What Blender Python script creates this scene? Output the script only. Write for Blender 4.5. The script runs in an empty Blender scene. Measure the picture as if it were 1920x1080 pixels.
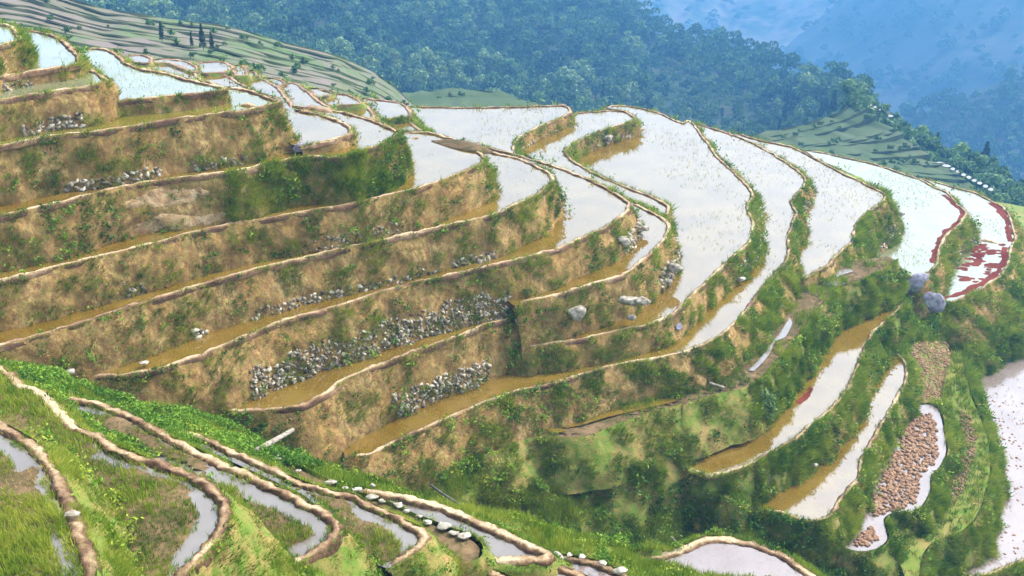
import bpy, bmesh, math, random
import numpy as np
from mathutils import Vector
from mathutils.geometry import tessellate_polygon

random.seed(7); RNG = np.random.default_rng(7)
scene = bpy.context.scene
COL = scene.collection

# ------------------------------------------------------------------ camera model
F, YH, CAMZ = 1900.0, -350.0, 25.0          # focal length (photo px), horizon row, eye height over the lowest long paddy
PITCH = math.atan((540 - YH) / F)
CP, SP = math.cos(PITCH), math.sin(PITCH)
TILE = dict(O=None, A=(0, 0), B=(640, 0), C=(1280, 0), D=(0, 360), E=(640, 360), F=(1280, 360), G=(0, 720), H=(640, 720), I=(1280, 720))

def ray(px, py):
    x = (px - 960) / F; y = (540 - py) / F
    return np.array([x, CP + y * SP, -SP + y * CP])
def at(px, py, H):                            # where the sight line meets the level H metres below the eye
    d = ray(px, py); t = -H / d[2]
    return np.array([d[0] * t, d[1] * t, CAMZ - H])
def atD(px, py, D):                           # where it is D metres away (horizontally)
    d = ray(px, py); t = D / math.hypot(d[0], d[1])
    return np.array([d[0] * t, d[1] * t, CAMZ + d[2] * t])
def proj(P):
    P = np.asarray(P, float); x = P[..., 0]; y = P[..., 1]; z = P[..., 2] - CAMZ
    w = np.maximum(y * CP - z * SP, 1e-3); v = y * SP + z * CP
    return 960 + F * x / w, 540 - F * v / w
def parse(s):
    off = None; par = dict(d=2.0, b=.3, g=.5, k=0.0); out = []
    for t in s.split():
        if t in TILE: off = TILE[t]
        elif t[0] in 'dbgk': par[t[0]] = float(t[1:])
        else:
            x, y = map(float, t.split(','))
            if off is not None: x, y = x / 3 + off[0], y / 3 + off[1]
            out.append((x, y, par['d'], par['b'], par['g'], par['k']))
    return out

# ------------------------------------------------------------------ noise
def _h(ix, iy, iz):
    n = (ix * 374761393 + iy * 668265263 + iz * 2147483647 + 1013904223) & 0xffffffff
    n = ((n ^ (n >> 13)) * 1274126177) & 0xffffffff
    n = ((n ^ (n >> 16)) * 2246822519) & 0xffffffff
    return ((n ^ (n >> 15)) & 0xffff) / 32767.5 - 1
def vnoise(P):
    P = np.asarray(P, float); i = np.floor(P).astype(np.int64); f = P - i; f = f * f * (3 - 2 * f)
    r = 0
    for dx in (0, 1):
        wx = f[..., 0] if dx else 1 - f[..., 0]
        for dy in (0, 1):
            wy = f[..., 1] if dy else 1 - f[..., 1]
            for dz in (0, 1):
                wz = f[..., 2] if dz else 1 - f[..., 2]
                r = r + wx * wy * wz * _h(i[..., 0] + dx, i[..., 1] + dy, i[..., 2] + dz)
    return r
def fbm(P, sc=1.0, oc=3):
    P = np.asarray(P, float) * sc; r = 0; a = 1
    for k in range(oc):
        r = r + a * vnoise(P + 17.3 * k); P = P * 2.03; a *= .5
    return r

# ------------------------------------------------------------------ object helpers
def tag(o, label=None, cat=None, group=None, kind=None):
    if label: o['label'] = label
    if cat: o['category'] = cat
    if group: o['group'] = group
    if kind: o['kind'] = kind
    return o
def mesh_np(name, v, f, mat, parent=None, origin=None, smooth=False, tint=None):
    v = np.asarray(v, np.float32); f = np.asarray(f, np.int32)
    if origin is None: origin = np.array([v[:, 0].mean(), v[:, 1].mean(), v[:, 2].min()]) if parent is None else np.array(parent.location)
    v = v - np.asarray(origin, np.float32)
    me = bpy.data.meshes.new(name)
    me.vertices.add(len(v)); me.vertices.foreach_set('co', v.ravel())
    k = f.shape[1]
    me.loops.add(f.size); me.loops.foreach_set('vertex_index', f.ravel())
    me.polygons.add(len(f)); me.polygons.foreach_set('loop_start', np.arange(0, f.size, k, dtype=np.int32))
    if smooth: me.polygons.foreach_set('use_smooth', np.ones(len(f), bool))
    me.update(calc_edges=True)
    if tint is not None:
        a = me.attributes.new('tint', 'FLOAT', 'POINT'); a.data.foreach_set('value', np.asarray(tint, np.float32))
    if mat: me.materials.append(mat)
    o = bpy.data.objects.new(name, me); COL.objects.link(o)
    if parent is not None:
        o.parent = parent; o.location = Vector(origin) - parent.location
    else: o.location = origin
    return o
def empty(name, loc):
    o = bpy.data.objects.new(name, None); o.location = loc; o.empty_display_size = .3; COL.objects.link(o); return o
def grid_faces(n, m):
    i, j = np.meshgrid(np.arange(n - 1), np.arange(m - 1), indexing='ij'); a = (i * m + j).ravel()
    return np.stack([a, a + m, a + m + 1, a + 1], 1)
class Acc:                                    # collects shapes that form one mesh
    def __init__(s): s.v = []; s.f = []; s.t = []; s.n = 0
    def add(s, v, f, tint=None):
        v = np.asarray(v, float); s.v.append(v); s.f.append(np.asarray(f) + s.n); s.n += len(v)
        s.t.append(np.full(len(v), .5) if tint is None else np.broadcast_to(tint, (len(v),)))
    def build(s, name, mat, parent=None, origin=None, smooth=False):
        if not s.v: return None
        return mesh_np(name, np.concatenate(s.v), np.concatenate(s.f), mat, parent, origin, smooth, np.concatenate(s.t))

# ------------------------------------------------------------------ materials
def newmat(name):
    m = bpy.data.materials.new(name); m.use_nodes = True; nt = m.node_tree; nt.nodes.clear()
    out = nt.nodes.new('ShaderNodeOutputMaterial'); b = nt.nodes.new('ShaderNodeBsdfPrincipled')
    nt.links.new(b.outputs[0], out.inputs[0]); return m, nt, b
def N(nt, t, **kw):
    n = nt.nodes.new(t)
    for k, v in kw.items():
        if k in n.inputs: n.inputs[k].default_value = v
        else: setattr(n, k, v)
    return n
def noise_fac(nt, scale, detail=6, rough=.6, lo=.35, hi=.65, stretch=None):
    g = N(nt, 'ShaderNodeNewGeometry'); src = g.outputs['Position']
    if stretch:
        mp = N(nt, 'ShaderNodeMapping'); mp.inputs['Scale'].default_value = stretch; nt.links.new(src, mp.inputs[0]); src = mp.outputs[0]
    n = N(nt, 'ShaderNodeTexNoise', Scale=scale, Detail=detail, Roughness=rough); nt.links.new(src, n.inputs['Vector'])
    r = N(nt, 'ShaderNodeMapRange'); r.inputs[1].default_value = lo; r.inputs[2].default_value = hi
    nt.links.new(n.outputs[0], r.inputs[0]); return r.outputs[0], n.outputs[0]
def mix(nt, fac, a, b):
    m = N(nt, 'ShaderNodeMix', data_type='RGBA')
    for s, v in ((m.inputs[0], fac), (m.inputs[6], a), (m.inputs[7], b)):
        if isinstance(v, (tuple, list)): s.default_value = (*v, 1)
        elif isinstance(v, float): s.default_value = v
        else: nt.links.new(v, s)
    return m.outputs[2]
def bump(nt, b, h, strength, dist):
    bp = N(nt, 'ShaderNodeBump', Strength=strength, Distance=dist); nt.links.new(h, bp.inputs['Height']); nt.links.new(bp.outputs[0], b.inputs['Normal'])
def earth(name, cols, scales=(.35, 1.6, 6), rough=.95, bs=.6, bd=.08, stretch=None):
    m, nt, b = newmat(name); c = cols[0]
    for k, col in enumerate(cols[1:]):
        sc = scales[min(k, len(scales) - 1)]
        f, _ = noise_fac(nt, sc, lo=.42, hi=.62, stretch=stretch); c = mix(nt, f, c, col)
    nt.links.new(c, b.inputs['Base Color']); b.inputs['Roughness'].default_value = rough
    b.inputs['Specular IOR Level'].default_value = .15
    _, h = noise_fac(nt, scales[-1] * 1.4, detail=8, rough=.7); bump(nt, b, h, bs, bd)
    return m
def tinted(name, stops, trans=.0, rough=.7, mott=0):
    m, nt, b = newmat(name)
    a = N(nt, 'ShaderNodeAttribute', attribute_name='tint'); r = N(nt, 'ShaderNodeValToRGB'); cr = r.color_ramp
    while len(cr.elements) < len(stops): cr.elements.new(.5)
    for e, (p, c) in zip(cr.elements, stops): e.position = p; e.color = (*c, 1)
    fac = a.outputs['Fac']
    if mott:
        f, h = noise_fac(nt, 11, detail=7, rough=.75, lo=.3, hi=.7); mm = N(nt, 'ShaderNodeMath', operation='MULTIPLY_ADD'); mm.inputs[1].default_value = mott; nt.links.new(f, mm.inputs[0])
        m2 = N(nt, 'ShaderNodeMath', operation='SUBTRACT'); m2.inputs[1].default_value = mott * .5; nt.links.new(fac, m2.inputs[0]); nt.links.new(m2.outputs[0], mm.inputs[2]); fac = mm.outputs[0]; bump(nt, b, h, .9, .05)
    nt.links.new(fac, r.inputs[0]); nt.links.new(r.outputs[0], b.inputs['Base Color'])
    b.inputs['Roughness'].default_value = rough; b.inputs['Specular IOR Level'].default_value = .2
    if trans:
        t = N(nt, 'ShaderNodeBsdfTranslucent'); nt.links.new(r.outputs[0], t.inputs[0]); mx = N(nt, 'ShaderNodeMixShader'); mx.inputs[0].default_value = trans
        nt.links.new(b.outputs[0], mx.inputs[1]); nt.links.new(t.outputs[0], mx.inputs[2])
        nt.links.new(mx.outputs[0], [n for n in nt.nodes if n.type == 'OUTPUT_MATERIAL'][0].inputs[0])
    return m
def water(name, c1, c2, speck=None, sfac=.0, ior=1.6, sc=.5, rough=.04, bs=.06):
    m, nt, b = newmat(name)
    f, _ = noise_fac(nt, sc, lo=.38, hi=.64); c = mix(nt, f, c1, c2)
    if speck:
        f2, _ = noise_fac(nt, 5.0, detail=5, rough=.75, lo=.56 - sfac, hi=.68 - sfac); c = mix(nt, f2, c, speck)
        rr = N(nt, 'ShaderNodeMapRange'); rr.inputs[3].default_value = rough; rr.inputs[4].default_value = .45; nt.links.new(f2, rr.inputs[0]); nt.links.new(rr.outputs[0], b.inputs['Roughness'])
    else: b.inputs['Roughness'].default_value = rough
    nt.links.new(c, b.inputs['Base Color']); b.inputs['IOR'].default_value = ior
    _, h = noise_fac(nt, 2.2, detail=4, rough=.6); bump(nt, b, h, bs, .02)
    return m

M = {}
M['bank'] = earth('ochre_bank_earth', [(.34, .205, .062), (.43, .295, .115), (.17, .14, .035), (.21, .11, .042)], (.5, 2.2, 5.5, 3.0), bs=.9, bd=.12, stretch=(1, 1, .55))
M['bankgreen'] = earth('grassy_bank_earth', [(.17, .17, .035), (.30, .20, .07), (.11, .17, .022)], (.6, 2.5, 5))
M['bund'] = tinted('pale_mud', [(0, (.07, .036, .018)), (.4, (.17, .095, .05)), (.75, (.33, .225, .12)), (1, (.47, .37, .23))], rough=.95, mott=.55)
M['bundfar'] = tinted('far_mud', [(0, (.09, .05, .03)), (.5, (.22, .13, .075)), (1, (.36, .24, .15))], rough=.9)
M['rubble'] = tinted('rubble_stone', [(0, (.05, .038, .022)), (.35, (.17, .135, .09)), (.65, (.36, .30, .21)), (1, (.62, .54, .41))], rough=.85, mott=.3)
M['soil'] = earth('damp_soil', [(.12, .075, .035), (.19, .12, .06), (.07, .06, .02)], (.5, 2.5, 7))
M['clod'] = earth('dry_clod', [(.28, .16, .09), (.36, .23, .14), (.20, .11, .06)], (2, 5, 12))
M['ground'] = earth('slope_ground', [(.15, .17, .03), (.25, .19, .06), (.11, .18, .02)], (.25, 1.1, 4))
M['stone'] = earth('pale_stone', [(.30, .26, .20), (.42, .37, .29), (.15, .12, .085)], (2, 6, 14), bs=.5, bd=.03)
M['white'] = earth('white_stone', [(.38, .34, .27), (.48, .44, .36), (.20, .16, .11)], (2, 6, 14), bs=.4, bd=.02)
M['rock'] = earth('violet_grey_rock', [(.24, .22, .26), (.33, .31, .35), (.13, .12, .14)], (1.5, 4, 9), bs=.9, bd=.06)
M['wood'] = earth('weathered_wood', [(.34, .29, .22), (.45, .39, .31), (.19, .15, .11)], (2, 8, 20))
M['darkpipe'] = earth('dark_pipe', [(.10, .09, .08), (.16, .14, .12)], (3, 9))
M['slump'] = earth('bare_slumped_earth', [(.46, .30, .15), (.55, .40, .22), (.34, .20, .09)], (1, 3, 8), bs=1., bd=.12)
M['clear'] = water('paddy_water_ochre', (.125, .072, .008), (.175, .108, .018), speck=(.085, .085, .025), sfac=-.035, ior=2.45)
M['olive'] = water('paddy_water_olive', (.13, .105, .012), (.17, .14, .03), ior=2.6)
M['rice'] = water('paddy_water_seedlings', (.15, .145, .07), (.19, .19, .10), speck=(.10, .17, .06), sfac=.0, ior=2.15)
M['lilac'] = water('paddy_water_lilac', (.16, .12, .10), (.21, .165, .145), speck=(.13, .075, .05), sfac=.03, ior=2.0, rough=.08)
M['mud'] = water('muddy_puddle', (.13, .10, .075), (.18, .15, .12), ior=2.0)
M['redmud'] = water('red_weed', (.09, .014, .008), (.15, .035, .02), ior=1.15, rough=.9)
M['grass'] = tinted('green_blade', [(0, (.045, .105, .004)), (.4, (.145, .235, .014)), (1, (.36, .39, .04))], .25)
M['dark'] = tinted('dark_leaf', [(0, (.02, .065, .006)), (.5, (.075, .17, .012)), (1, (.20, .32, .025))], .2)
M['straw'] = tinted('dry_blade', [(0, (.14, .13, .022)), (.5, (.36, .27, .07)), (1, (.56, .42, .16))], .2)
M['leafA'] = tinted('tree_leaf', [(0, (.012, .036, .01)), (.45, (.055, .12, .026)), (1, (.19, .28, .07))], .2)
M['leafB'] = tinted('pale_tree_leaf', [(0, (.06, .11, .03)), (.5, (.15, .23, .06)), (1, (.28, .34, .12))], .2)
M['leafC'] = tinted('conifer_needle', [(0, (.012, .03, .014)), (.6, (.028, .055, .024)), (1, (.05, .08, .03))], .1)
M['bark'] = earth('bark', [(.10, .075, .05), (.17, .13, .09)], (2, 7))
M['hill'] = earth('wooded_hill_ground', [(.02, .04, .013), (.035, .06, .02), (.05, .055, .025)], (.02, .06, .2), bs=.5, bd=1.0)
M['tier'] = earth('far_terrace_ground', [(.095, .115, .05), (.14, .115, .075), (.065, .125, .03), (.16, .125, .10)], (.03, .08, .15, .05), bs=.5, bd=.4)
M['tiergreen'] = earth('green_terrace_ground', [(.06, .085, .03), (.09, .10, .045), (.045, .07, .02)], (.03, .1, .2), bs=.5, bd=.4)
M['riser'] = earth('far_riser', [(.07, .092, .03), (.10, .105, .048)], (.05, .2), bs=.5, bd=.4)
M['riserdark'] = earth('green_riser', [(.03, .05, .018), (.05, .06, .025)], (.05, .2), bs=.5, bd=.4)
M['mountain'] = earth('far_mountain_ground', [(.11, .14, .065), (.24, .20, .14), (.03, .055, .022), (.20, .165, .12)], (.008, .018, .035, .05), bs=.4, bd=6)
M['mountaindark'] = earth('dark_mountain_ground', [(.03, .045, .025), (.05, .065, .035), (.09, .09, .06)], (.006, .02, .05), bs=.4, bd=6)

# ------------------------------------------------------------------ scatter accumulators (grass is uncountable: one object per sort)
SC = {k: [[], [], []] for k in ('grass', 'straw', 'dark', 'weed', 'rice')}      # positions, outward normals
def scatter(kind, P, Nn, h=1.0):
    px, py = proj(P); ok = (px > -260) & (px < 2180) & (py > -60) & (py < 1200)
    SC[kind][0].append(P[ok]); SC[kind][1].append(Nn[ok]); SC[kind][2].append(np.broadcast_to(h, (len(P),))[ok])

# ------------------------------------------------------------------ terraces
POLYS = []; GROUNDPTS = []; BANKS = {}
def smooth_line(Q, sp):
    """Catmull-Rom through rows of Q (x, y, extra...), resampled at spacing sp."""
    Q = np.asarray(Q, float); P = np.vstack([2 * Q[0] - Q[1], Q, 2 * Q[-1] - Q[-2]]); out = []
    for i in range(1, len(P) - 2):
        a, b, c, d = P[i - 1:i + 3]; L = np.hypot(*(c - b)[:2]); n = max(2, int(L / sp) + 1)
        # keep tangents short where neighbouring spans differ a lot
        ta = np.hypot(*(b - a)[:2]) + 1e-6; td = np.hypot(*(d - c)[:2]) + 1e-6
        m1 = .5 * ((c - b) + (b - a) * min(1, L / ta)); m2 = .5 * ((c - b) + (d - c) * min(1, L / td))
        t = np.linspace(0, 1, n, endpoint=False)[:, None]
        h = (2 * t**3 - 3 * t**2 + 1) * b + (t**3 - 2 * t**2 + t) * m1 + (-2 * t**3 + 3 * t**2) * c + (t**3 - t**2) * m2
        h[:, 2:] = b[2:] + (c - b)[2:] * t; out.append(h)
    out.append(Q[-1:]); return np.vstack(out)
def inside(x, y, poly):
    r = np.zeros(x.shape, bool); n = len(poly); j = n - 1
    for i in range(n):
        xi, yi = poly[i]; xj, yj = poly[j]
        if yi != yj:
            r ^= ((yi > y) != (yj > y)) & (x < (xj - xi) * (y - yi) / (yj - yi) + xi)
        j = i
    return r
def bund_mesh(name, R, nrm, z, w, h, mat, parent):
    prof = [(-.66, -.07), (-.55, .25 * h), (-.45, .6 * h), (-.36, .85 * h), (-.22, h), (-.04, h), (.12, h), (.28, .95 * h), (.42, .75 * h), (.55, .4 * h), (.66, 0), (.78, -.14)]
    n = len(R); V_ = np.zeros((n, len(prof), 3))
    for k, (o, dz) in enumerate(prof):
        V_[:, k, :2] = R + nrm * (o * w); V_[:, k, 2] = z + dz
    nz = fbm(V_, 2.6, 3); V_[..., 2] += nz * .035 * (np.array([p[1] for p in prof]) > 0)
    wob = fbm(np.dstack([V_[:, :1, 0], V_[:, :1, 1], V_[:, :1, 2]]), .9, 2)[..., None] * .07; V_[..., :2] += wob * nrm[:, None, :]
    V_[..., :2] += (fbm(V_ + 31, 4.0, 2) * .03)[..., None] * nrm[:, None, :]
    spc = np.hypot(*np.diff(R, axis=0).T).mean(); fq = min(7.0, .45 / spc)
    V_[:, 1:-1, 2] += fbm(V_[:, 1:-1] + 71, fq, 3) * .026 * (w / .36); V_[:, 1:-1] += nrm[:, None, [0, 1, 1]] * [1, 1, 0] * (fbm(V_[:, 1:-1] + 171, fq, 3) * .05)[..., None]
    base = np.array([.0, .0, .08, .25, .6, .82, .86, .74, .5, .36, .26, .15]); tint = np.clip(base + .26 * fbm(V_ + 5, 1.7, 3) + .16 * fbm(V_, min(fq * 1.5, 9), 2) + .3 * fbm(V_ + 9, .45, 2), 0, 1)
    en = np.minimum(1, np.minimum(np.arange(n), np.arange(n)[::-1]) / 4.0)[:, None]; V_[..., 2] = (z - .1) + (V_[..., 2] - z + .1) * en
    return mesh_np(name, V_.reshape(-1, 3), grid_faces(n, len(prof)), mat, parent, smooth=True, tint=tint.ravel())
def bank(key, H, label, rim, close, top='clear', bw=.245, bh=.075, wall='bank', bundmat='bund', group='terrace banks stepping down the hillside', bund=True, sp=None, loop=False):
    z = CAMZ - H; rp = parse(rim)
    if loop: pr = rp[-1][2:]; rp = rp + [(*q[:2], *pr) for q in parse(close)] + rp[:1]
    Q = np.array([[*at(p[0], p[1], H - (.1 if bund else 0))[:2], *p[2:]] for p in rp])
    ext = {}
    if not loop:                              # run the terraces on past the sides of the view
        for e in (0, -1):
            if rp[e][0] < -25 or rp[e][0] > 1985:
                a, b = (Q[0], Q[1]) if e == 0 else (Q[-1], Q[-2]); u = (a[:2] - b[:2]) / np.linalg.norm(a[:2] - b[:2]); q = a.copy(); q[:2] += u * 9; ext[e] = q
        if 0 in ext: Q = np.vstack([ext[0], Q])
        if -1 in ext: Q = np.vstack([Q, ext[-1]])
    D = np.hypot(Q[:, 0], Q[:, 1]).mean(); sp = sp or min(max(D * .0032, .07), .5)
    S = smooth_line(Q, sp); R = S[:, :2]
    C = np.array([at(p[0], p[1], H)[:2] for p in parse(close)])
    for e, q in ext.items():
        c = (C[0] if e == -1 else C[-1]).copy(); c += (q[:2] - (Q[-2] if e == -1 else Q[1])[:2]); C = np.vstack([c, C]) if e == -1 else np.vstack([C, c])
    poly = np.vstack([R, C]) if not loop else R[:-1]; x, y = poly[:, 0], poly[:, 1]
    area = .5 * np.sum(x * np.roll(y, -1) - np.roll(x, -1) * y); sg = 1 if area > 0 else -1
    t = np.gradient(R, axis=0); t /= np.linalg.norm(t, axis=1)[:, None] + 1e-9
    nrm = np.stack([t[:, 1], -t[:, 0]], 1) * sg
    kk = max(1, int(.7 / sp)); ker = np.hanning(2 * kk + 3)[1:-1]; ker /= ker.sum()
    pad = np.vstack([np.repeat(nrm[:1], kk, 0), nrm, np.repeat(nrm[-1:], kk, 0)])
    ns = np.stack([np.convolve(pad[:, c], ker, 'valid') for c in (0, 1)], 1); ns /= np.linalg.norm(ns, axis=1)[:, None] + 1e-9
    drop, bat, gd, kd = S[:, 2], S[:, 3], S[:, 4], S[:, 5]
    rows = int(max(6, min(18, drop.max() / max(.13, D * .003)))) + 1
    s = np.linspace(0, 1, rows)[None, :]
    W = np.zeros((len(R), rows, 3))
    off = .14 * (bw / .36) + (bat * drop)[:, None] * (s + .10 * np.sin(s * math.pi))
    W[..., :2] = R[:, None, :] + ns[:, None, :] * off[..., None]; W[..., 2] = z + .07 - drop[:, None] * s
    dsp = (fbm(W, .55, 2) * .16 + fbm(W + 9, 1.9, 2) * .09 + fbm(W + 5, 5.5, 1) * .035) * np.clip(s * 5, .15, 1)
    W[..., :2] += ns[:, None, :] * dsp[..., None]; W[..., 2] += fbm(W + 40, 2.1, 2) * .04 * np.clip(s * 4, 0, 1)
    W0 = W
    org = np.array([R[:, 0].mean(), R[:, 1].mean(), z - drop.mean()])
    root = mesh_np('terrace_bank', W.reshape(-1, 3), grid_faces(len(R), rows), M[wall], origin=org, smooth=True)
    tag(root, label, 'terrace bank', group)
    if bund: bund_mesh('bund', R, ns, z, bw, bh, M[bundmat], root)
    POLYS.append((z, poly, drop.mean()))
    GROUNDPTS.append((np.column_stack([R + ns * (off[:, -1:] + .3), z - drop + .45])[::max(3, int(1.1 / sp))], z))
    # straggling grass along the edges of the rim
    if bund:
        for kind, per in (('straw', 22), ('grass', 30)):
            lam = np.append(np.linalg.norm(np.diff(R, axis=0), axis=1), 0) * per * min(1, (46 / D) ** 1.5) * (.35 + gd); cnt = RNG.poisson(lam); ii = np.repeat(np.arange(len(R)), cnt)
            o_ = np.where(RNG.random(len(ii)) < .75, RNG.normal(.5, .14, len(ii)), RNG.normal(-.4, .1, len(ii))) * bw; P = np.column_stack([R[ii] + ns[ii] * o_[:, None], np.full(len(ii), z + bh * .35)]); P[:, :2] += RNG.normal(0, .05, (len(ii), 2))
            kp = fbm(P + 200, .8, 2) > (-.1 if kind == 'straw' else .15 - .3 * gd[ii]); scatter(kind, P[kp], np.tile([0, 0, 1.], (kp.sum(), 1)), .55)
    # vegetation on the face of the bank
    cell = np.linalg.norm(W[1:, 1:] - W[:-1, 1:], axis=2) * np.linalg.norm(W[1:, 1:] - W[1:, :-1], axis=2)
    lod = min(1.0, (48.0 / D) ** 1.6)
    for kind, per, mode in (('grass', 120, 'g'), ('straw', 60, 's'), ('dark', 34, 'k'), ('weed', 9, 'w')):
        if mode == 's': dens = np.clip(.35 + .9 * gd, 0, 1)
        elif mode == 'g': dens = gd * (1 + 1.5 * np.clip((gd - .5) * 3, 0, 1))
        elif mode == 'k': dens = np.maximum(kd, .2)
        else: dens = np.clip((gd - .5) * 2, 0, 1)
        lam = (cell * per * lod * dens[1:, None]).clip(0, 60)
        cnt = RNG.poisson(lam); ii, jj = np.nonzero(cnt); rep = cnt[ii, jj]; ii = np.repeat(ii, rep); jj = np.repeat(jj, rep)
        if not len(ii): continue
        u, v = RNG.random(len(ii))[:, None], RNG.random(len(ii))[:, None]
        P = (W[ii, jj] * (1 - u) + W[ii + 1, jj] * u) * (1 - v) + (W[ii, jj + 1] * (1 - u) + W[ii + 1, jj + 1] * u) * v
        nn = np.column_stack([ns[ii], np.full(len(ii), .55)])
        g = gd[ii]; cl = fbm(P * [1, 1, .8] + (3 if mode == 'g' else 60), 1.5, 3)
        keep = cl > (.72 - 1.35 * g) if mode == 'g' else cl > -.35 if mode == 's' else cl > .25 if mode == 'w' else cl > (.62 - 1.1 * np.maximum(kd, .2)[ii])
        scatter(kind, P[keep], nn[keep], ((.75 + .8 * np.clip(cl, -.3, .8)) * (.62 if D < 28 else 1))[keep])
    BANKS[key] = dict(R=R, W=W0, n=ns, root=root, z=z, poly=poly, drop=drop)
    # top: water or soil
    if top in ('weedy', 'soil', 'turf'): softtop(key, poly, z, top, D, R)
    else: sheet('paddy_water', poly, z, M[top])
    return root
def sheet(name, poly, z, mat):
    tri = tessellate_polygon([[Vector((p[0], p[1], 0)) for p in poly]])
    v = np.column_stack([poly, np.full(len(poly), z)])
    f = np.array([t if np.cross(poly[t[1]] - poly[t[0]], poly[t[2]] - poly[t[0]]) > 0 else t[::-1] for t in tri])
    return tag(mesh_np(name, v, f, mat), kind='structure')
def softz(P): return fbm(P, .5, 2) * .05 + fbm(P + 7, 1.7, 1) * .045
def ditch(P, d): return .06 - .26 * np.exp(-((d - .36) / .17) ** 2) * np.clip(fbm(P + 120, .35, 2) * 1.5 - .05, 0, .6)
def softtop(key, poly, z, top, D, rim):
    c = max(.16, D * .006); x0, y0 = poly.min(0); x1, y1 = poly.max(0)
    gx, gy = np.arange(x0, x1 + c, c), np.arange(y0, y1 + c, c)
    X, Y = np.meshgrid(gx, gy, indexing='ij'); ins = inside(X, Y, poly)
    P = np.dstack([X, Y, np.zeros_like(X)]); Z = softz(P)
    d = np.full(X.shape, 9.0); R_ = rim[::2]
    for a in range(0, len(R_)):
        d = np.minimum(d, np.hypot(X - R_[a, 0], Y - R_[a, 1]))
    if top == 'weedy': Z = Z + ditch(P, d)
    else: Z = Z + .02
    Z = Z - .16 * np.exp(-(d / .17) ** 2)
    px, py = proj(np.dstack([X, Y, np.full_like(X, z)])); vis = (px > -150) & (px < 2070) & (py < 1250)
    k = ins & vis; ok = k[:-1, :-1] & k[1:, :-1] & k[1:, 1:] & k[:-1, 1:]
    f = grid_faces(len(gx), len(gy))[ok.ravel()]
    V_ = np.dstack([X, Y, z + Z]).reshape(-1, 3); use = np.unique(f); mp = np.zeros(len(V_), int); mp[use] = np.arange(len(use))
    tag(mesh_np('terrace_soil', V_[use], mp[f], M['soil' if top != 'turf' else 'ground'], smooth=True), kind='structure')
    if top == 'weedy': sheet('puddle_water', poly, z, M['mud'])
    else: sheet('terrace_soil', poly, z - .02, M['soil' if top == 'soil' else 'ground'])
    n = int(abs(.5 * np.sum(poly[:, 0] * np.roll(poly[:, 1], -1) - np.roll(poly[:, 0], -1) * poly[:, 1])) * (480 if top == 'weedy' else 260) * min(1, (40 / D) ** 1.6))
    n = min(n, 90000); x, y = RNG.uniform(x0, x1, n * 2), RNG.uniform(y0, y1, n * 2); q = inside(x, y, poly); x, y = x[q], y[q]
    P = np.column_stack([x, y, np.zeros_like(x)]); h = softz(P)
    dd = np.full(len(x), 9.0)
    for a in range(0, len(rim), 3): dd = np.minimum(dd, np.hypot(x - rim[a, 0], y - rim[a, 1]))
    h = h + (ditch(P * [1, 1, 0], dd) if top == 'weedy' else .02)
    cl = fbm(P + 77, .8, 3); kp = (h > -.02) & (cl > (-.4 if top == 'weedy' else -.6 if top == 'turf' else .05)) & (dd > .13)
    P[:, 2] = z + h + .015; Nn = np.tile([0, 0, 1.0], (len(P), 1)); scatter('grass', P[kp], Nn[kp], (.6 + .5 * np.clip(cl, -.4, .8))[kp] if top == 'weedy' else .9)
    kp2 = (h > -.01) & (RNG.random(len(h)) < .25) & (dd > .13); scatter('straw', P[kp2], Nn[kp2], .6)

# ------------------------------------------------------------------ the terraces themselves, traced level by level
bank('T01', 8.95, 'topmost bank at the left edge, a short brown wall under a small white paddy corner',
     'd2.1 b.25 g.55 A -120,110 0,130 60,140 95,185 112,212 60,228 0,245 -150,290', 'A -300,290 -300,110', top='rice')
bank('T02', 10.1, 'low dark bank with a fringe of grey stones under the upper left paddy',
     'd1.2 b.2 g.45 A 118,165 200,170 310,200 370,240 420,290 440,330 430,352 350,368 200,390 100,405 0,425 -150,455', 'A -150,300 100,190', top='rice')
bank('T03', 10.6, 'brown bank with a grey stone heap at its foot, above the olive strip of water',
     'd1.3 b.25 g.4 A 440,345 500,380 570,420 605,442 d2.2 600,450 500,475 300,505 0,550 -150,575', 'A -150,420 200,380', top='rice')
bank('T04', 11.5, 'low mossy bank under the large wedge of white water at upper left',
     'd1.3 b.3 g.3 A 455,275 530,265 600,275 660,310 700,345 780,380 900,400 1050,440 1200,475 1255,490 g.6 1250,495 1150,512 1000,528 850,543 700,556 630,565', 'A 560,480 450,330', top='rice')
bank('T05', 12.1, 'tall ochre bank with dark green tufts and two strips of grey stones at its foot',
     'd2.9 b.25 g.25 A 1250,484 1330,490 1420,510 1500,545 1562,565 g.5 1555,572 1510,578 1400,607 1200,633 900,673 600,723 300,753 0,808 -150,830', 'A -150,560 600,450 1200,500', top='olive')
bank('T05c', 13.85, 'small rounded bank curving under a white triangle of water at the tall ochre bank end',
     'd1.1 b.25 g.4 O 548,205 600,213 640,227 656,240 650,250 620,259 590,265 562,271', 'O 545,270 520,200', top='clear')
bank('T06', 14.3, 'bank half covered by bright green grass with a pale slumped patch of bare earth',
     'd2.7 b.25 g.2 O 545,198 600,203 640,208 700,225 745,245 g1 k.25 B 312,742 290,768 200,812 100,842 0,870 O 560,292 440,318 g.35 k.0 400,322 250,343 g.45 k.6 130,372 0,402 -50,412', 'O -50,280 300,230 530,200')
bank('T07', 16.35, 'speckled ochre bank below the grassy slumped one, ending in a grassy nose by white water',
     'd1.6 b.3 g.2 B 330,735 450,738 540,752 640,785 720,820 790,868 805,880 d2.5 g.5 800,890 790,908 700,952 550,1012 400,1057 O 640,382 400,424 240,465 210,472 0,522 -50,535', 'O -50,400 400,310 740,250')
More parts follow.
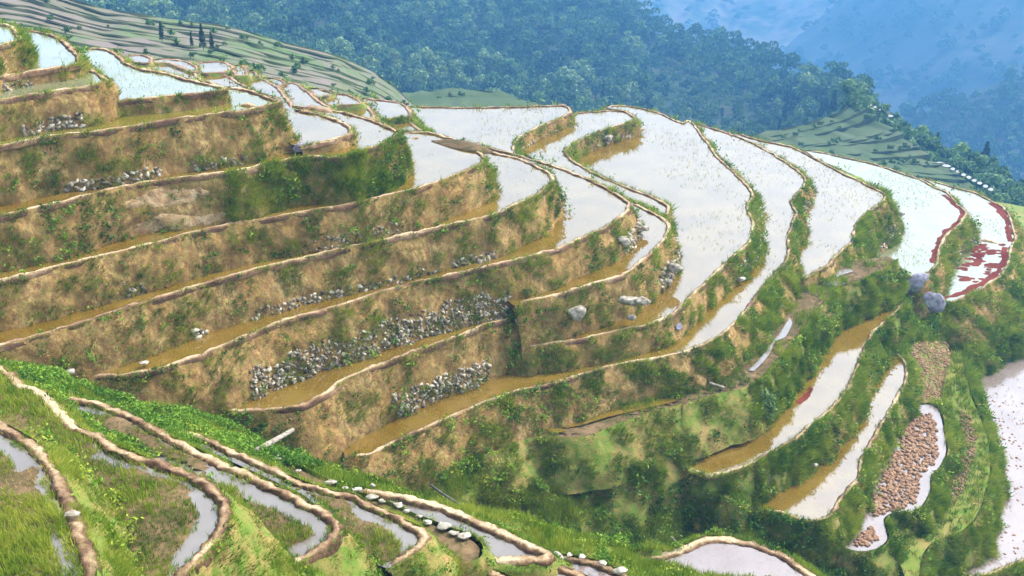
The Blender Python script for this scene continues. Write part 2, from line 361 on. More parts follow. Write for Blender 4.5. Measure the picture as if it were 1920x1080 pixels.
bank('T08', 18.1, 'long ochre bank with pale stones at its foot and a rounded grassy nose',
     'd1.6 b.3 g.2 B 690,793 760,830 870,857 980,882 1100,930 1170,968 d2.6 g.5 1182,985 1180,1012 1130,1060 E 1090,15 960,72 850,122 600,178 300,243 0,312 O 440,512 275,562 130,609 0,645 -50,658', 'O -50,520 400,410 640,370 880,300 860,262')
bank('T09', 20.05, 'long bank with the largest grey dry stone facing along its lower half',
     'd1.6 b.35 g.2 B 700,795 850,830 960,860 1100,900 1250,950 1400,1010 1540,1080 E 1570,20 1612,58 d2.9 g.5 1592,112 1500,182 1350,252 1180,322 1000,367 800,412 500,482 200,562 0,628 O 520,602 400,652 g.6 k.3 300,687 240,699 155,703',
     'O 60,690 130,600 440,500 840,410 1030,330 930,270')
bank('T10', 21.7, 'curved bank studded with boulders between the drain pipe and the central white paddy',
     'd1.3 b.3 g.2 E 1630,50 1700,85 1780,130 1830,170 d2.6 g.5 1842,212 1800,282 1700,372 1600,447 1400,512 1200,572 970,627', 'E 920,600 1150,450 1500,200 1600,100')
bank('T10d', 22.5, 'wide ochre bank with a mossy stone patch above the long brown channel of water',
     'd2.0 b.3 g.3 O 1040,572 1010,583 985,590 960,594 d3.1 g.4 907,607 860,627 720,677 640,712 g.25 600,740 560,757 k.8 g.8 480,767 400,764 385,757', 'O 400,690 640,600 840,520 960,560')
bank('T12', 22.7, 'low curling bank around the middle white paddy below the ridge',
     'd1.1 b.3 g.3 B 1285,640 1360,628 1430,625 1500,617 1590,622 1640,650 d1.7 g.55 1650,672 1550,702 1400,752 1290,812 d1.4 1260,850 1290,890 1350,932 1500,1005 1700,1085 E 1780,42 1842,82 d1.7 1838,110 1800,135',
     'E 1780,130 1600,40 B 1400,1010 1100,900 960,830 1100,700')
bank('T11', 21.9, 'low curling bank at the end of the wide white paddy on the skyline',
     'd2.0 b.5 g.2 B 385,597 500,598 700,602 1000,597 1240,590 1275,602 d1.4 b.3 g.5 1280,632 1150,692 1020,752 968,800 965,830 978,857', 'B 970,862 850,832 700,795 530,755 450,725 400,650')
bank('T13', 23.8, 'winding bank on the right of the great central white paddy',
     'd1.9 b.45 g.3 B 1480,600 1550,590 1640,598 1780,630 1920,690 C 30,675 70,705 130,790 200,880 300,980 390,1080 g.65 F 365,90 400,170 380,260 290,350 150,480 0,622 E 1830,692 1700,742 1400,807 1200,845 1070,862 1020,858 960,852 890,846',
     'E 985,800 980,640 1300,530 1600,430 1800,300 1840,100 B 1600,1075 1350,955 1225,870 1400,740 1650,660 1600,620')
bank('T14', 25.0, 'longest grassy bank winding down from the skyline and carrying the brown channel',
     'd1.8 b.45 g.3 C 75,692 180,722 290,757 450,830 600,920 670,972 g.6 692,1010 680,1050 650,1080 F 610,60 640,112 620,180 598,250 592,370 d2.5 b.65 g.75 k.2 520,452 430,562 330,692 180,822 0,892 g.7 k.3 E 1780,925 1550,962 1200,1062 k.45 H 1100,2 850,77 600,182 300,312 150,387 20,387',
     'H -100,250 O 720,665 860,615 960,590 985,635 1210,595 1400,480 1400,390 1330,270 1303,232')
bank('T15', 26.1, 'green bank with a stone footing between two white paddies at right',
     'd1.8 b.5 g.3 C 290,742 450,788 620,822 625,827 750,890 900,970 d3.2 b.45 g.7 1050,1040 1130,1080 F 1140,30 1080,80 980,170 960,260 880,340 820,402 720,462 685,475 650,455', 'F 660,420 640,110 C 660,1000 450,830 290,760')
bank('T16', 28.8, 'bank edged with dark red water weed on its upper side at right',
     'd2 b.5 g.3 C 690,842 800,858 900,880 1050,912 1200,960 d2.5 b.45 1350,1010 1400,1042 1490,1080 g.6 F 1540,60 1592,112 1560,172 1480,242 1450,312 1430,402 1390,442 1340,482 g.9 1280,470 1235,440 1200,405 1140,385 1075,360', 'F 1000,350 1000,250 1100,60 C 1000,1000 750,890', top='rice')
bank('T17', 30.7, 'outer green bank wrapping the red mottled paddy at the far right',
     'd2.5 b.6 g.5 C 1360,1000 1540,1055 1640,1080 F 1720,40 1800,80 1850,160 1867,260 1850,312 d3 b.75 g.85 k.25 1832,400 1780,472 1650,552 1520,612 1450,602', 'F 1480,480 1530,300 1600,110 1540,60 C 1400,1030', top='rice')
bank('T14b', 26.7, 'overgrown green bank under a ledge of bare dirt and stray puddles',
     'd2.2 b.7 g.8 k.2 H 490,480 700,420 900,370 1000,320 1150,295 g.45 1300,302 1400,287 1550,222 1700,172 1920,112 I 0,122 200,52 290,37 g.9 k.3 d2.9 b.3 F 420,1060 540,930 640,820 720,700 850,560 1000,500 1150,420 1200,380',
     'F 1150,360 900,400 740,480 560,620 430,760 200,900 0,980 H 1500,50 1000,200 600,400', top='soil', bund=False, wall='bankgreen')
bank('T20', 29.0, 'bank below the narrow bending paddy, crowned by a thick pale mud rim',
     'd2.7 b.32 g.85 k.2 F 1190,590 1242,622 1150,712 1060,802 1010,922 960,1042 I 860,112 720,232 600,322 400,432 250,492 120,502 0,442 -30,400', 'I -20,300 300,170 500,90 F 720,890 900,640 1100,560', wall='bankgreen', top='clear')
bank('T21', 31.0, 'bank below the narrowest paddy, its mud rim hooked round both ends',
     'd2.0 b.45 g.85 k.15 F 1145,890 1200,900 1250,960 1262,1040 I 1250,2 1190,102 1100,252 1010,422 980,532 870,662 820,742 d2.6 g.9 k.8 700,762 570,722 400,682', 'I 390,640 700,480 950,250 1060,0 F 1100,960', wall='bankgreen', top='clear')
bank('T22', 32.3, 'grassy rim holding the paddy full of broken earth clods',
     'd1.8 b.6 g.9 k.1 I 1330,120 1390,115 1440,145 1475,300 1480,385 1440,470 1395,520 1390,600 1340,690 1300,715 1180,725 1130,760 1150,870 1100,920 1000,940 890,915', 'I 860,880 1000,760 1060,560 1180,300', wall='bankgreen', top='lilac', bund=False)
bank('T23', 33.2, 'bright green bank falling to the lilac water at the right edge',
     'd2.4 b.45 g1 k.2 F 1960,722 1800,800 1620,868 1575,910 1590,1000 I 1620,60 1680,200 1720,330 1730,480 1700,620 1640,760 1560,830 1420,880 1350,960 1330,1080', 'I 1250,1080 1200,950 1330,750 1430,600 1480,400 1440,150 F 1500,950 1480,800 1700,720 1960,560', wall='bankgreen', top='turf', bund=False)
bank('T24', 35.0, 'low muddy bank around the wide lilac water in the lower right corner',
     'd2 b.5 g.8 k.3 I 1440,1010 1520,1062 1640,1075 1760,1050 1920,985 2100,900 2500,700', 'F 2700,860 1980,820 1700,900 1600,980 I 1560,300 1500,800', wall='bankgreen', top='lilac')
bank('G3', 29.8, 'dark bushy bank dropping into the gully below the grassy steps',
     'd3.2 b.35 g.6 k.6 H 1330,790 1450,720 1600,680 1750,630 1920,573 I 50,540 130,560 250,640 380,690', 'I 360,640 100,520 0,430 H 1850,400 1500,470 1300,620', wall='bankgreen', top='turf', bund=False)
bank('G2', 28.3, 'short brown and green step between the dirt ledge and the dark bushy bank',
     'd1.9 b.6 g.7 k.4 H 700,620 900,560 1050,560 1250,515 1400,475 1530,465 1700,430 1900,350 I 20,330', 'H 1900,200 1500,240 1100,330 600,480', wall='bankgreen', top='turf', bund=False)
nb = dict(group='terraces of the near slope at lower left', bundmat='bund')
bank('L4', 12.0, 'nearest mud rim at lower left with a strip of water inside and a green flank',
     'd2.2 b.5 g.9 k.2 G -60,190 0,222 100,280 200,345 270,430 320,540 350,650 400,760 450,870 490,960 510,1100', 'G 300,1300 -200,1300 -200,200', top='weedy', bw=.25, bh=.09, wall='bankgreen', **nb)
bank('L1', 13.5, 'second mud rim from the lower left corner, bulging round a weedy paddy',
     'd2.2 b.55 g.9 k.2 G -100,-120 0,-90 100,0 190,30 250,85 330,150 420,240 560,305 640,350 760,400 870,440 1000,490 1130,545 1200,590 1250,660 1265,740 1230,830 1160,910 1100,980 1030,1040 960,1100',
     'G 700,1300 300,1100 350,650 200,400 0,280 -200,150', top='weedy', bw=.25, bh=.09, wall='bankgreen', **nb)
bank('L2', 15.5, 'third mud rim from the lower left corner, ending in a pale hook of stones',
     'd1.9 b.55 g.9 k.2 G 330,85 420,88 520,100 600,125 720,170 800,220 920,285 1050,345 1180,410 1290,470 1400,510 1500,560 1600,605 1700,655 1800,705 1870,760 1895,800 1860,870 1780,925 1680,975 1560,1020',
     'G 1450,1050 1150,900 1250,700 1100,500 800,380 500,250 380,150', top='weedy', bw=.25, bh=.09, wall='bankgreen', **nb)
bank('L3', 16.8, 'thin mud rim beside the path of white stepping stones',
     'd1.5 b.55 g.9 k.1 G 930,240 1050,270 1150,310 1250,355 1400,420 1500,470 1620,520 1700,550 1850,600 H 50,620 150,670 300,740 400,790 450,820 470,860 440,910 350,970 260,1020',
     'H 150,1000 -50,900 G 1880,760 1700,620 1400,480 1000,300', top='weedy', bw=.24, bh=.085, wall='bankgreen', **nb)
bank('LP', 17.75, 'low earth step carrying the white stone path down the near slope',
     'd.9 b.3 g.8 G 1420,385 1560,435 1700,487 1850,555 H 0,600 150,645 300,695 400,745 500,785 600,825 720,870 775,920 d1.3 760,980 640,1000 520,960', 'H 450,900 470,830 250,700 0,610 G 1700,550 1400,410', top='soil', bund=False, wall='bankgreen', **nb)
bank('L5', 18.3, 'straight mud rim along the narrow ditch above the grassy gully',
     'd1.6 b.7 g.85 k.1 H 90,580 250,620 400,655 550,695 700,750 850,810 1000,880 1120,935 1165,955 d.45 1140,980 1000,990 870,985 790,955', 'H 640,880 500,790 300,700 100,630', top='mud', bw=.3, bh=.12, wall='bankgreen', **nb)
bank('T26', 18.55, 'dark mud rim arching over the small purple pond at the bottom edge',
     'd1.2 b.4 g.6 H 690,1003 850,987 930,985 1100,1012 1250,1042 1400,1100', 'H 1400,1300 700,1300 600,1060', top='lilac', bw=.32, wall='bankgreen', **nb)
bank('T26c', 18.25, 'pale mud rim arching along the bottom edge below the hook of stones',
     'd.9 b.4 g.6 H 270,1090 400,1055 500,1040 650,1030 800,1045 960,1090', 'H 960,1300 270,1300', top='mud', bw=.32, wall='bankgreen', **nb)
bank('T26b', 18.85, 'stone edged rim of the lilac puddle right of the arching dark rim',
     'd1.6 b.6 g.9 H 1120,968 1200,962 1330,975 1450,1005 1560,1055 1650,1120', 'H 1650,1300 1200,1300 1100,1020', top='lilac', bw=.25, wall='bankgreen', **nb)
bank('T25', 24.0, 'dark mud rim bowing round the large lilac pond at the bottom',
     'd2.5 b.6 g.9 k.3 H 1590,1015 1750,970 1920,922 I 120,867 250,862 400,902 560,962 700,1052 800,1120', 'I 800,1300 H 1590,1300', top='lilac', bw=.34, wall='bankgreen', **nb)
# small white paddies on the saddle behind the big wedge of water
sm = dict(loop=True, wall='bankgreen', bw=.3, bh=.06, bundmat='bundfar', group='small bright paddies on the saddle')
bank('U1', 17.6, 'oval white paddy rim highest on the saddle', 'd.9 b.4 g.05 A 705,322 720,308 800,304 850,325 835,347 770,345', 'A 720,330', **sm)
bank('U2', 17.7, 'sliver of a white paddy rim next to the oval one', 'd.9 b.4 g.05 A 855,335 900,328 980,330 1050,342 1110,380', 'A 1090,400 950,350 860,345', **sm)
bank('U3', 17.8, 'arched paddy rim directly behind the wedge of water', 'd.9 b.4 g.05 A 830,358 940,346 1030,363 1080,400 1110,432', 'A 1250,510 1000,450 850,400', **sm)
bank('U5', 18.0, 'square white paddy rim below the bare plots', 'd.9 b.4 g.05 A 1105,370 1130,345 1240,342 1305,370 1250,400 1120,405', 'A 1110,390', **sm)
bank('U6', 18.1, 'tiny white paddy rim at the far end of the square one', 'd.9 b.4 g.05 A 1305,368 1360,362 1390,418', 'A 1330,418', **sm)
bank('U7b', 18.3, 'smallest white paddy rim touching the dry plots', 'd.9 b.4 g.05 A 1385,395 1425,395 1445,420', 'A 1400,425', **sm)
bank('U4', 18.2, 'long narrow rim between the arched paddy and the white field beside it', 'd.9 b.4 g.05 A 1105,412 1200,404 1290,428 1380,482 1450,520 1560,550', 'A 1300,560 1250,490 1130,440', **sm)
bank('U7', 18.5, 'rim of the bright field ending in a straight brown dyke', 'd.9 b.4 g.05 A 1270,420 1400,428 1460,432 1560,487 1600,540 1640,600', 'A 1600,600 1400,500 1290,440', **sm)
bank('U8', 18.7, 'rim of a small bright pool above the straight brown dyke', 'd.9 b.4 g.05 A 1480,435 1560,440 1600,462 1560,478', 'A 1530,475', **sm)
bank('U9', 18.8, 'rim of the bright field falling diagonally across the saddle', 'd.9 b.4 g.05 A 1560,475 1650,460 1720,505 1800,570 1850,603', 'A 1800,640 1660,610 1600,520', **sm)
bank('U10', 19.0, 'thin bright paddy rim against the green hillside terraces', 'd.9 b.4 g.05 A 1735,492 1800,497 1870,522 1810,538', 'A 1780,538', **sm)
bank('U11', 19.2, 'bright wedge paddy rim below the green hillside terraces', 'd.9 b.4 g.05 A 1800,540 1920,522 B 30,528 110,565', 'B 105,577 0,585 A 1870,590', **sm)
bank('U12', 19.6, 'rim of the bright paddy narrowing toward the forked dykes', 'd.9 b.4 g.05 A 1850,603 1880,588 B 20,582 112,572 150,600 185,655', 'B 180,665 0,625 A 1800,625', **sm)
bank('U13', 20.4, 'grassy edged rim of the bright paddy before the wide skyline water', 'd.9 b.4 g.05 B 100,548 200,556 330,575 380,615 g.7 390,640', 'B 385,648 220,660 180,620', **sm)
bank('U14', 20.7, 'grass sided dyke along the left end of the wide skyline water', 'd1.5 b.6 g.8 B 385,640 375,655 400,690 440,725', 'B 470,745 340,735 220,670', **sm)
bank('U15', 21.0, 'pale path rim under the forked dykes', 'd.9 b.4 g.05 B 200,668 330,730 450,735', 'B 450,760 320,760', top='soil', **sm)

# small dividing dykes and a cross dyke: bunds standing alone in the water
def dyke(pts, H, label, w=.3, h=.14, mat='bund'):
    Q = np.array([[*at(p[0], p[1], H - .1)[:2]] for p in parse(pts)]); R = smooth_line(np.column_stack([Q, np.zeros(len(Q))]), .25)[:, :2]
    t = np.gradient(R, axis=0); t /= np.linalg.norm(t, axis=1)[:, None] + 1e-9; n = np.stack([t[:, 1], -t[:, 0]], 1)
    org = empty_like = np.array([*R.mean(0), CAMZ - H])
    class Pz: location = Vector(org)
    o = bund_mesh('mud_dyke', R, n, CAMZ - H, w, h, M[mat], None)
    return tag(o, label, 'mud dyke', 'mud dykes dividing the water')
dyke('A 1288,577 1390,583 1490,577', 12.1, 'short low dyke closing off the olive strip from its white end')
dyke('F 1640,262 1720,270 1812,292', 30.7, 'red edged dyke between the pale paddy and the red mottled one')
dyke('B 230,660 260,658 300,653', 20.72, 'broken earth dyke stub, longer of two in a line', w=.4, mat='bundfar')
dyke('B 315,652 370,648', 20.72, 'broken earth dyke stub, shorter of two in a line', w=.4, mat='bundfar')
dyke('B 380,770 460,758', 16.3, 'low weedy dyke across the head of the white pool')
dyke('A 1665,590 1760,600 1920,625', 14.3, 'brown dyke edging the bright water behind the rounded bank', mat='bundfar', w=.5)
dyke('B 700,797 800,808 965,862', 21.9, 'pale dyke along the near edge of the wide skyline water')

# ------------------------------------------------------------------ ground under and between the terraces
gp = [(-120, 700, 16.5), (60, 692, 17.4), (50, 672, 17.8), (130, 730, 18.6), (200, 722, 19.3), (300, 765, 20.4), (380, 790, 21.3), (450, 800, 22), (520, 830, 22.9), (560, 842, 23.5), (620, 872, 24.6), (680, 885, 25.8), (750, 895, 26.9),
      (800, 885, 27), (850, 880, 27.2), (900, 905, 27.8), (1000, 900, 28.4), (1060, 930, 29.2), (700, 893, 20.5), (800, 930, 20.3), (850, 955, 20.2), (925, 975, 20.4), (1000, 990, 19.7), (1040, 1020, 19.5), (1100, 1000, 20.8), (1150, 1040, 21), (1200, 1020, 22.7),
      (1260, 1035, 24.3), (950, 952, 29), (1030, 960, 30), (1100, 985, 31), (1200, 1010, 32.6), (1350, 1005, 33.6), (1480, 985, 33.9), (1520, 1020, 33.9), (1600, 1040, 34), (1640, 990, 33.6), (1700, 1060, 34.6), (1560, 1075, 34),
      (1700, 560, 30.5), (1740, 600, 31.6), (1690, 640, 31.6), (1720, 700, 32.4), (1740, 680, 32.5), (1780, 640, 32.8), (1850, 610, 33), (1920, 560, 33.4), (1990, 540, 34), (1920, 480, 34.5), (1740, 750, 32.6), (1760, 820, 32.9), (1800, 560, 32.5), (1880, 540, 33.2),
      (1530, 525, 26.8), (1300, 660, 26.2)]
PTS = [at(x, y, h) for x, y, h in gp] + [np.array(p) for p in ((-60, 90, -2), (-20, 110, -8), (20, 120, -14), (60, 120, -22), (100, 120, -30), (110, 60, -22), (90, 30, -18), (60, 10, -10), (-70, 50, 10), (-70, 10, 14), (0, 2, 13), (25, 12, 2), (-25, 5, 16), (40, 20, -6), (-120, 40, 24), (-110, 90, 8))]
for pts, z in GROUNDPTS:
    x, y = pts[:, 0], pts[:, 1]; ok = np.ones(len(pts), bool)
    for zz, poly, dr in POLYS: ok &= ~inside(x, y, poly)
    PTS += list(pts[ok])
PTS = np.array(PTS)
_d = np.linalg.norm(PTS[:, None, :2] - PTS[None, :, :2], axis=2) + np.eye(len(PTS)) * -.6
_w = np.linalg.solve(np.block([[_d, np.ones((len(PTS), 1))], [np.ones((1, len(PTS))), np.zeros((1, 1))]]), np.append(PTS[:, 2], 0))
def ground_z(x, y):
    sh = np.shape(x); x = np.ravel(x); y = np.ravel(y); out = np.zeros(len(x))
    for a in range(0, len(x), 8000):
        out[a:a + 8000] = np.hypot(x[a:a + 8000, None] - PTS[:, 0], y[a:a + 8000, None] - PTS[:, 1]) @ _w[:-1] + _w[-1]
    return out.reshape(sh)
gx = np.concatenate([np.arange(-130, -30, 3), np.arange(-30, 45, .42), np.arange(45, 140, 3)]); gy = np.concatenate([np.arange(-4, 14, 2), np.arange(14, 62, .42), np.arange(62, 140, 3)])
X, Y = np.meshgrid(gx, gy, indexing='ij'); Z = ground_z(X, Y); FREE = np.ones(X.shape, bool)
P3 = np.dstack([X, Y, np.zeros_like(X)]); Z = Z + fbm(P3, .35, 3) * .22 + fbm(P3 + 50, 1.4, 2) * .10
for zz, poly, dr in POLYS:
    x0, y0 = poly.min(0); x1, y1 = poly.max(0); bb = (X >= x0) & (X <= x1) & (Y >= y0) & (Y <= y1)
    q = np.zeros(X.shape, bool); q[bb] = inside(X[bb], Y[bb], poly); FREE &= ~q; Z = np.where(q, np.minimum(Z, zz - .8), Z)
tag(mesh_np('hillside_ground', np.dstack([X, Y, Z]).reshape(-1, 3), grid_faces(len(gx), len(gy)), M['ground'], smooth=True), kind='structure')
# ground vegetation
n = 900000; x = RNG.uniform(-27, 56, n); y = RNG.uniform(15, 70, n); ok = np.ones(n, bool)
for zz, poly, dr in POLYS: ok &= ~inside(x, y, poly)
x, y = x[ok], y[ok]; P = np.column_stack([x, y, np.zeros(len(x))]); P[:, 2] = ground_z(x, y) + fbm(P, .35, 3) * .22 + fbm(P + 50, 1.4, 2) * .10
px, py = proj(P); vis = (px > -260) & (px < 2180) & (py > 380) & (py < 1200); P, px, py = P[vis], px[vis], py[vis]
cl = fbm(P + 90, .7, 3)
leftg = (px < 640) & (py < 880)                        # the bushy gully at left
dry = inside(px, py, [(1705, 640), (1790, 640), (1920, 600), (1920, 560), (1780, 630), (1800, 660), (1790, 760), (1720, 770), (1700, 690)])
kd = (leftg & (cl > .0)) | (~leftg & (cl > .75)); kd &= ~dry
scatter('dark', P[kd], np.tile([0, 0, 1.], (kd.sum(), 1)))
kg = (cl < .7) & ~dry; scatter('grass', P[kg], np.tile([0, 0, 1.], (kg.sum(), 1)), np.clip(1 + .7 * fbm(P + 33, 1.3, 2), .5, 2)[kg])
kw = (cl > .0) & ~dry & ~leftg & (RNG.random(len(P)) < .05); scatter('weed', P[kw], np.tile([0, 0, 1.], (kw.sum(), 1)))
ks = (RNG.random(len(P)) < .12); scatter('straw', P[ks], np.tile([0, 0, 1.], (ks.sum(), 1)))
CLODZONE = P[dry & (RNG.random(len(P)) < .35)]

def blades(name, mat, kind, nb, hl, hh, w, spread, label):
    P = np.concatenate(SC[kind][0]); Nn = np.concatenate(SC[kind][1]); HS = np.concatenate(SC[kind][2]); n = len(P); print(kind, n)
    dist = np.linalg.norm(P - [0, 0, CAMZ], axis=1); sc = np.clip(dist / 42, .8, 1.7)
    Nn = Nn / np.linalg.norm(Nn, axis=1)[:, None]
    tint = np.clip(.5 + .32 * fbm(P + 11, .5, 2) + .34 * fbm(P + 15, 2.3, 2) + RNG.normal(0, .12, n), 0, 1)
    sc = sc * HS
    V_ = np.zeros((n, nb, 3, 3)); T = np.zeros((n, nb, 3))
    for k in range(nb):
        a = RNG.uniform(0, 2 * np.pi, n); r = RNG.uniform(.1, 1, n) * spread * sc; d = np.column_stack([np.cos(a), np.sin(a), np.zeros(n)])
        base = P + d * r[:, None] * .5; h = RNG.uniform(hl, hh, n) * sc * (.7 + .6 * tint)
        lean = d * RNG.uniform(.1, .75, n)[:, None] + Nn * .55 + np.array([0, 0, .55]); lean /= np.linalg.norm(lean, axis=1)[:, None]
        side = np.cross(lean, RNG.normal(size=(n, 3))); side /= np.linalg.norm(side, axis=1)[:, None]
        ww = (w * sc * RNG.uniform(.6, 1.3, n))[:, None]
        V_[:, k, 0] = base - side * ww - Nn * .02; V_[:, k, 1] = base + side * ww - Nn * .02; V_[:, k, 2] = base + lean * h[:, None]
        if kind == 'straw': V_[:, k, 2, 2] -= h * .5
        T[:, k] = (tint + RNG.normal(0, .1, n))[:, None]
    v = V_.reshape(-1, 3); f = np.arange(len(v)).reshape(-1, 3)
    return tag(mesh_np(name, v, f, mat, tint=np.clip(T.ravel(), 0, 1)), label, 'grass', kind='stuff')
def leaves(name, mat, kind, nl, size, rad, hgt, label):
    P = np.concatenate(SC[kind][0]); Nn = np.concatenate(SC[kind][1]); HS = np.concatenate(SC[kind][2]); n = len(P); print(kind, n)
    dist = np.linalg.norm(P - [0, 0, CAMZ], axis=1); sc = np.clip(dist / 42, .85, 1.7)
    tint = np.clip(.45 + .4 * fbm(P + 23, .5, 3) + .3 * fbm(P + 27, 2.0, 2) + RNG.normal(0, .1, n), 0, 1); V_ = np.zeros((n, nl, 4, 3)); T = np.zeros((n, nl, 4))
    hs = hgt * (.55 + .9 * tint) * sc
    for k in range(nl):
        c = P + np.clip(RNG.normal(0, .8, (n, 3)), -1.1, 1.1) * [rad, rad, 0] * sc[:, None] + Nn * (RNG.uniform(.05, 1, n) * hs)[:, None] * .6 + np.array([0, 0, 1]) * (RNG.uniform(.0, 1, n) * hs)[:, None] * .6
        a = RNG.normal(size=(n, 3)) + [0, 0, -.3]; a /= np.linalg.norm(a, axis=1)[:, None]; b = np.cross(a, RNG.normal(size=(n, 3))); b /= np.linalg.norm(b, axis=1)[:, None]
        s1 = (size * sc * RNG.uniform(.6, 1.4, n))[:, None]
        V_[:, k, 0] = c - a * s1; V_[:, k, 1] = c + b * s1 * .45; V_[:, k, 2] = c + a * s1; V_[:, k, 3] = c - b * s1 * .45
        T[:, k] = (tint + RNG.normal(0, .13, n))[:, None]
    v = V_.reshape(-1, 3); return tag(mesh_np(name, v, np.arange(len(v)).reshape(-1, 4), mat, tint=np.clip(T.ravel(), 0, 1)), label, 'undergrowth', kind='stuff')
# rice seedlings pricking out of the flooded paddies
for key, den in (('T02', 9), ('T03', 8), ('T04', 8), ('T06', 2), ('T07', 2), ('T08', 2.5), ('T09', 2.5), ('T11', 4), ('T12', 3), ('T13', 5), ('T14', 3), ('T15', 5), ('T16', 10), ('T17', 9), ('T01', 8), ('T20', 2.5), ('T21', 2), ('T25', 2), ('T24', 2)):
    b = BANKS[key]; q = b['poly']; px_, py_ = proj(np.column_stack([q, np.full(len(q), b['z'])])); x0, y0 = q.min(0); x1, y1 = q.max(0)
    m = int(min((x1 - x0) * (y1 - y0) * den, 40000)); x, y = RNG.uniform(x0, x1, m), RNG.uniform(y0, y1, m); k = inside(x, y, q)
    for zz, poly, dr in POLYS:
        if zz > b['z'] + .05: k &= ~inside(x, y, poly)
    P = np.column_stack([x[k], y[k], np.full(k.sum(), b['z'])]); P = P[fbm(P * [1, 1, 0] + 300, .22, 3) > .05]; scatter('rice', P, np.tile([0, 0, 1.], (len(P), 1)))
blades('rice_seedlings', M['grass'], 'rice', 3, .05, .10, .006, .07, 'tiny rice seedlings standing in the flooded paddies')
blades('green_grass', M['grass'], 'grass', 5, .12, .30, .015, .18, 'green grass growing over the banks and weedy paddies')
blades('dry_grass', M['straw'], 'straw', 5, .10, .26, .013, .17, 'dry straw coloured grass tufts on the ochre banks')
leaves('green_weeds', M['grass'], 'weed', 18, .052, .14, .30, 'bright green weeds sprouting on the grassy banks')
leaves('leafy_undergrowth', M['dark'], 'dark', 11, .062, .12, .34, 'dark leafy undergrowth filling the gully and damp banks')
# ------------------------------------------------------------------ stones
def ico(sub):
    bm = bmesh.new(); bmesh.ops.create_icosphere(bm, subdivisions=sub, radius=1); bm.verts.ensure_lookup_table()
    v = np.array([x.co[:] for x in bm.verts]); f = np.array([[q.index for q in p.verts] for p in bm.faces]); bm.free(); return v, f
ICO1, ICO2, ICO3 = ico(1), ico(2), ico(3)
def rockverts(seed, base=ICO2, planes=11, rough=.06):
    r = np.random.default_rng(seed); v = base[0]; n = r.normal(size=(planes, 3)); n /= np.linalg.norm(n, axis=1)[:, None]; d = r.uniform(.5, .95, planes)
    rad = np.min(d[None] / np.maximum(v @ n.T, .05), axis=1).clip(0, 1.15); rad *= 1 + rough * fbm(v * 3 + seed, 1, 2)
    return v * rad[:, None]
ROCKS = [rockverts(k, ICO2) for k in range(14)]; SMALL = [rockverts(40 + k, ICO1, 7, .1) for k in range(14)]
def rot(v, r):
    q = np.linalg.qr(r.normal(size=(3, 3)))[0]; return v @ q.T
def facing(key, x0, x1, s0, s1, size, per, label=None, mat='rubble', gap=0.0, name='stone_facing'):
    b = BANKS[key]; W = b['W']; px, py = proj(W[:, 3]); idx = np.nonzero((px > x0) & (px < x1) & (py > 0))[0]
    # keep the front run only
    nx = b['n'][idx]; idx = idx[(W[idx, 3, 0] * nx[:, 0] + W[idx, 3, 1] * nx[:, 1]) < 0]
    if len(idx) < 2: print('no facing', key); return
    L = np.sum(np.linalg.norm(np.diff(W[idx, 0], axis=0), axis=1)); rows = W.shape[1] - 1; acc = Acc(); r = np.random.default_rng(abs(hash(key)) % 1000 if False else len(key) * 31 + int(x0))
    hgt = b['drop'].mean() * (s1 - s0); cnt = int(L * hgt * per * 2.6)
    for k in range(cnt):
        u = r.random(); i = idx[int(u * (len(idx) - 1))]; t = r.random()
        edge = .18 * math.sin(u * 23 + x0) + .12 * math.sin(u * 51); s = s0 + max(0, edge) * (s1 - s0) + t * (s1 - s0) * (1 - max(0, edge)); s = min(s, .99)
        if gap and vnoise(np.array([u * 14, s * 3, x0])) < gap - .5: continue
        a = s * rows; j = int(a); p = W[i, j] * (1 - a + j) + W[i, min(j + 1, rows), :] * (a - j)
        p = p + np.array([*b['n'][i], 0]) * size * .08 + r.normal(0, .025, 3)
        v = rot(SMALL[k % 14] * [1.35, .85, .6], r) * size * .66 * r.uniform(.5, 1.45) * np.array([1, 1, .9]); acc.add(v + p, ICO1[1], np.clip(r.normal(.5, .26), 0, 1))
    return acc.build(name, M[mat], b['root'])
for a in (('T09', 440, 945, .42, .88, .15, 26), ('T08', 450, 640, .62, .86, .15, 17), ('T08', 640, 818, .66, .86, .16, 14), ('T08', 840, 920, .62, .86, .24, 10), ('T08', 335, 375, .62, .84, .2, 9),
          ('T10d', 722, 905, .45, .8, .16, 22), ('T05', 100, 285, .62, .77, .17, 18), ('T05', 340, 455, .64, .77, .17, 16), ('T03', 22, 150, .45, .72, .17, 20), ('T02', -20, 55, .25, .75, .15, 26),
          ('T07', 570, 735, .5, .78, .14, 12), ('T07', 215, 260, .5, .78, .16, 14), ('T15', 1620, 1685, .5, .84, .2, 13), ('T13', 1385, 1432, .25, .6, .2, 9), ('T12', 1085, 1200, .45, .66, .2, 5),
          ('T11', 975, 1065, .5, .66, .15, 6), ('T10', 1225, 1285, .35, .8, .24, 10), ('T14', 1500, 1525, .45, .75, .2, 8), ('T16', 1780, 1835, .5, .75, .2, 7), ('T09', 1160, 1215, .3, .66, .22, 9)):
    facing(*a)
def ground_hit(px, py):
    for D in np.arange(40, 80, .25):
        q = atD(px, py, D)
        if q[2] < ground_z(q[:1], q[1:2])[0] + .2: break
    return CAMZ - q[2]
def boulder(px, py, H, size, label, cat='boulder', group=None, mat='stone', flat=.75, name='boulder', seed=None, sink=.15):
    if H is None: H = ground_hit(px, py)
    p = at(px, py, H); r = np.random.default_rng(int(px * 7 + py)); v = rot(rockverts(int(px + py), ICO3, 13, .08), r) * size * np.array([1.15, .9, flat])
    v[:, 2] -= v[:, 2].min() * (1 - sink); o = mesh_np(name, v + p, ICO3[1], M[mat], origin=p); return tag(o, label, cat, group)
bg = 'boulders set in the terrace banks'
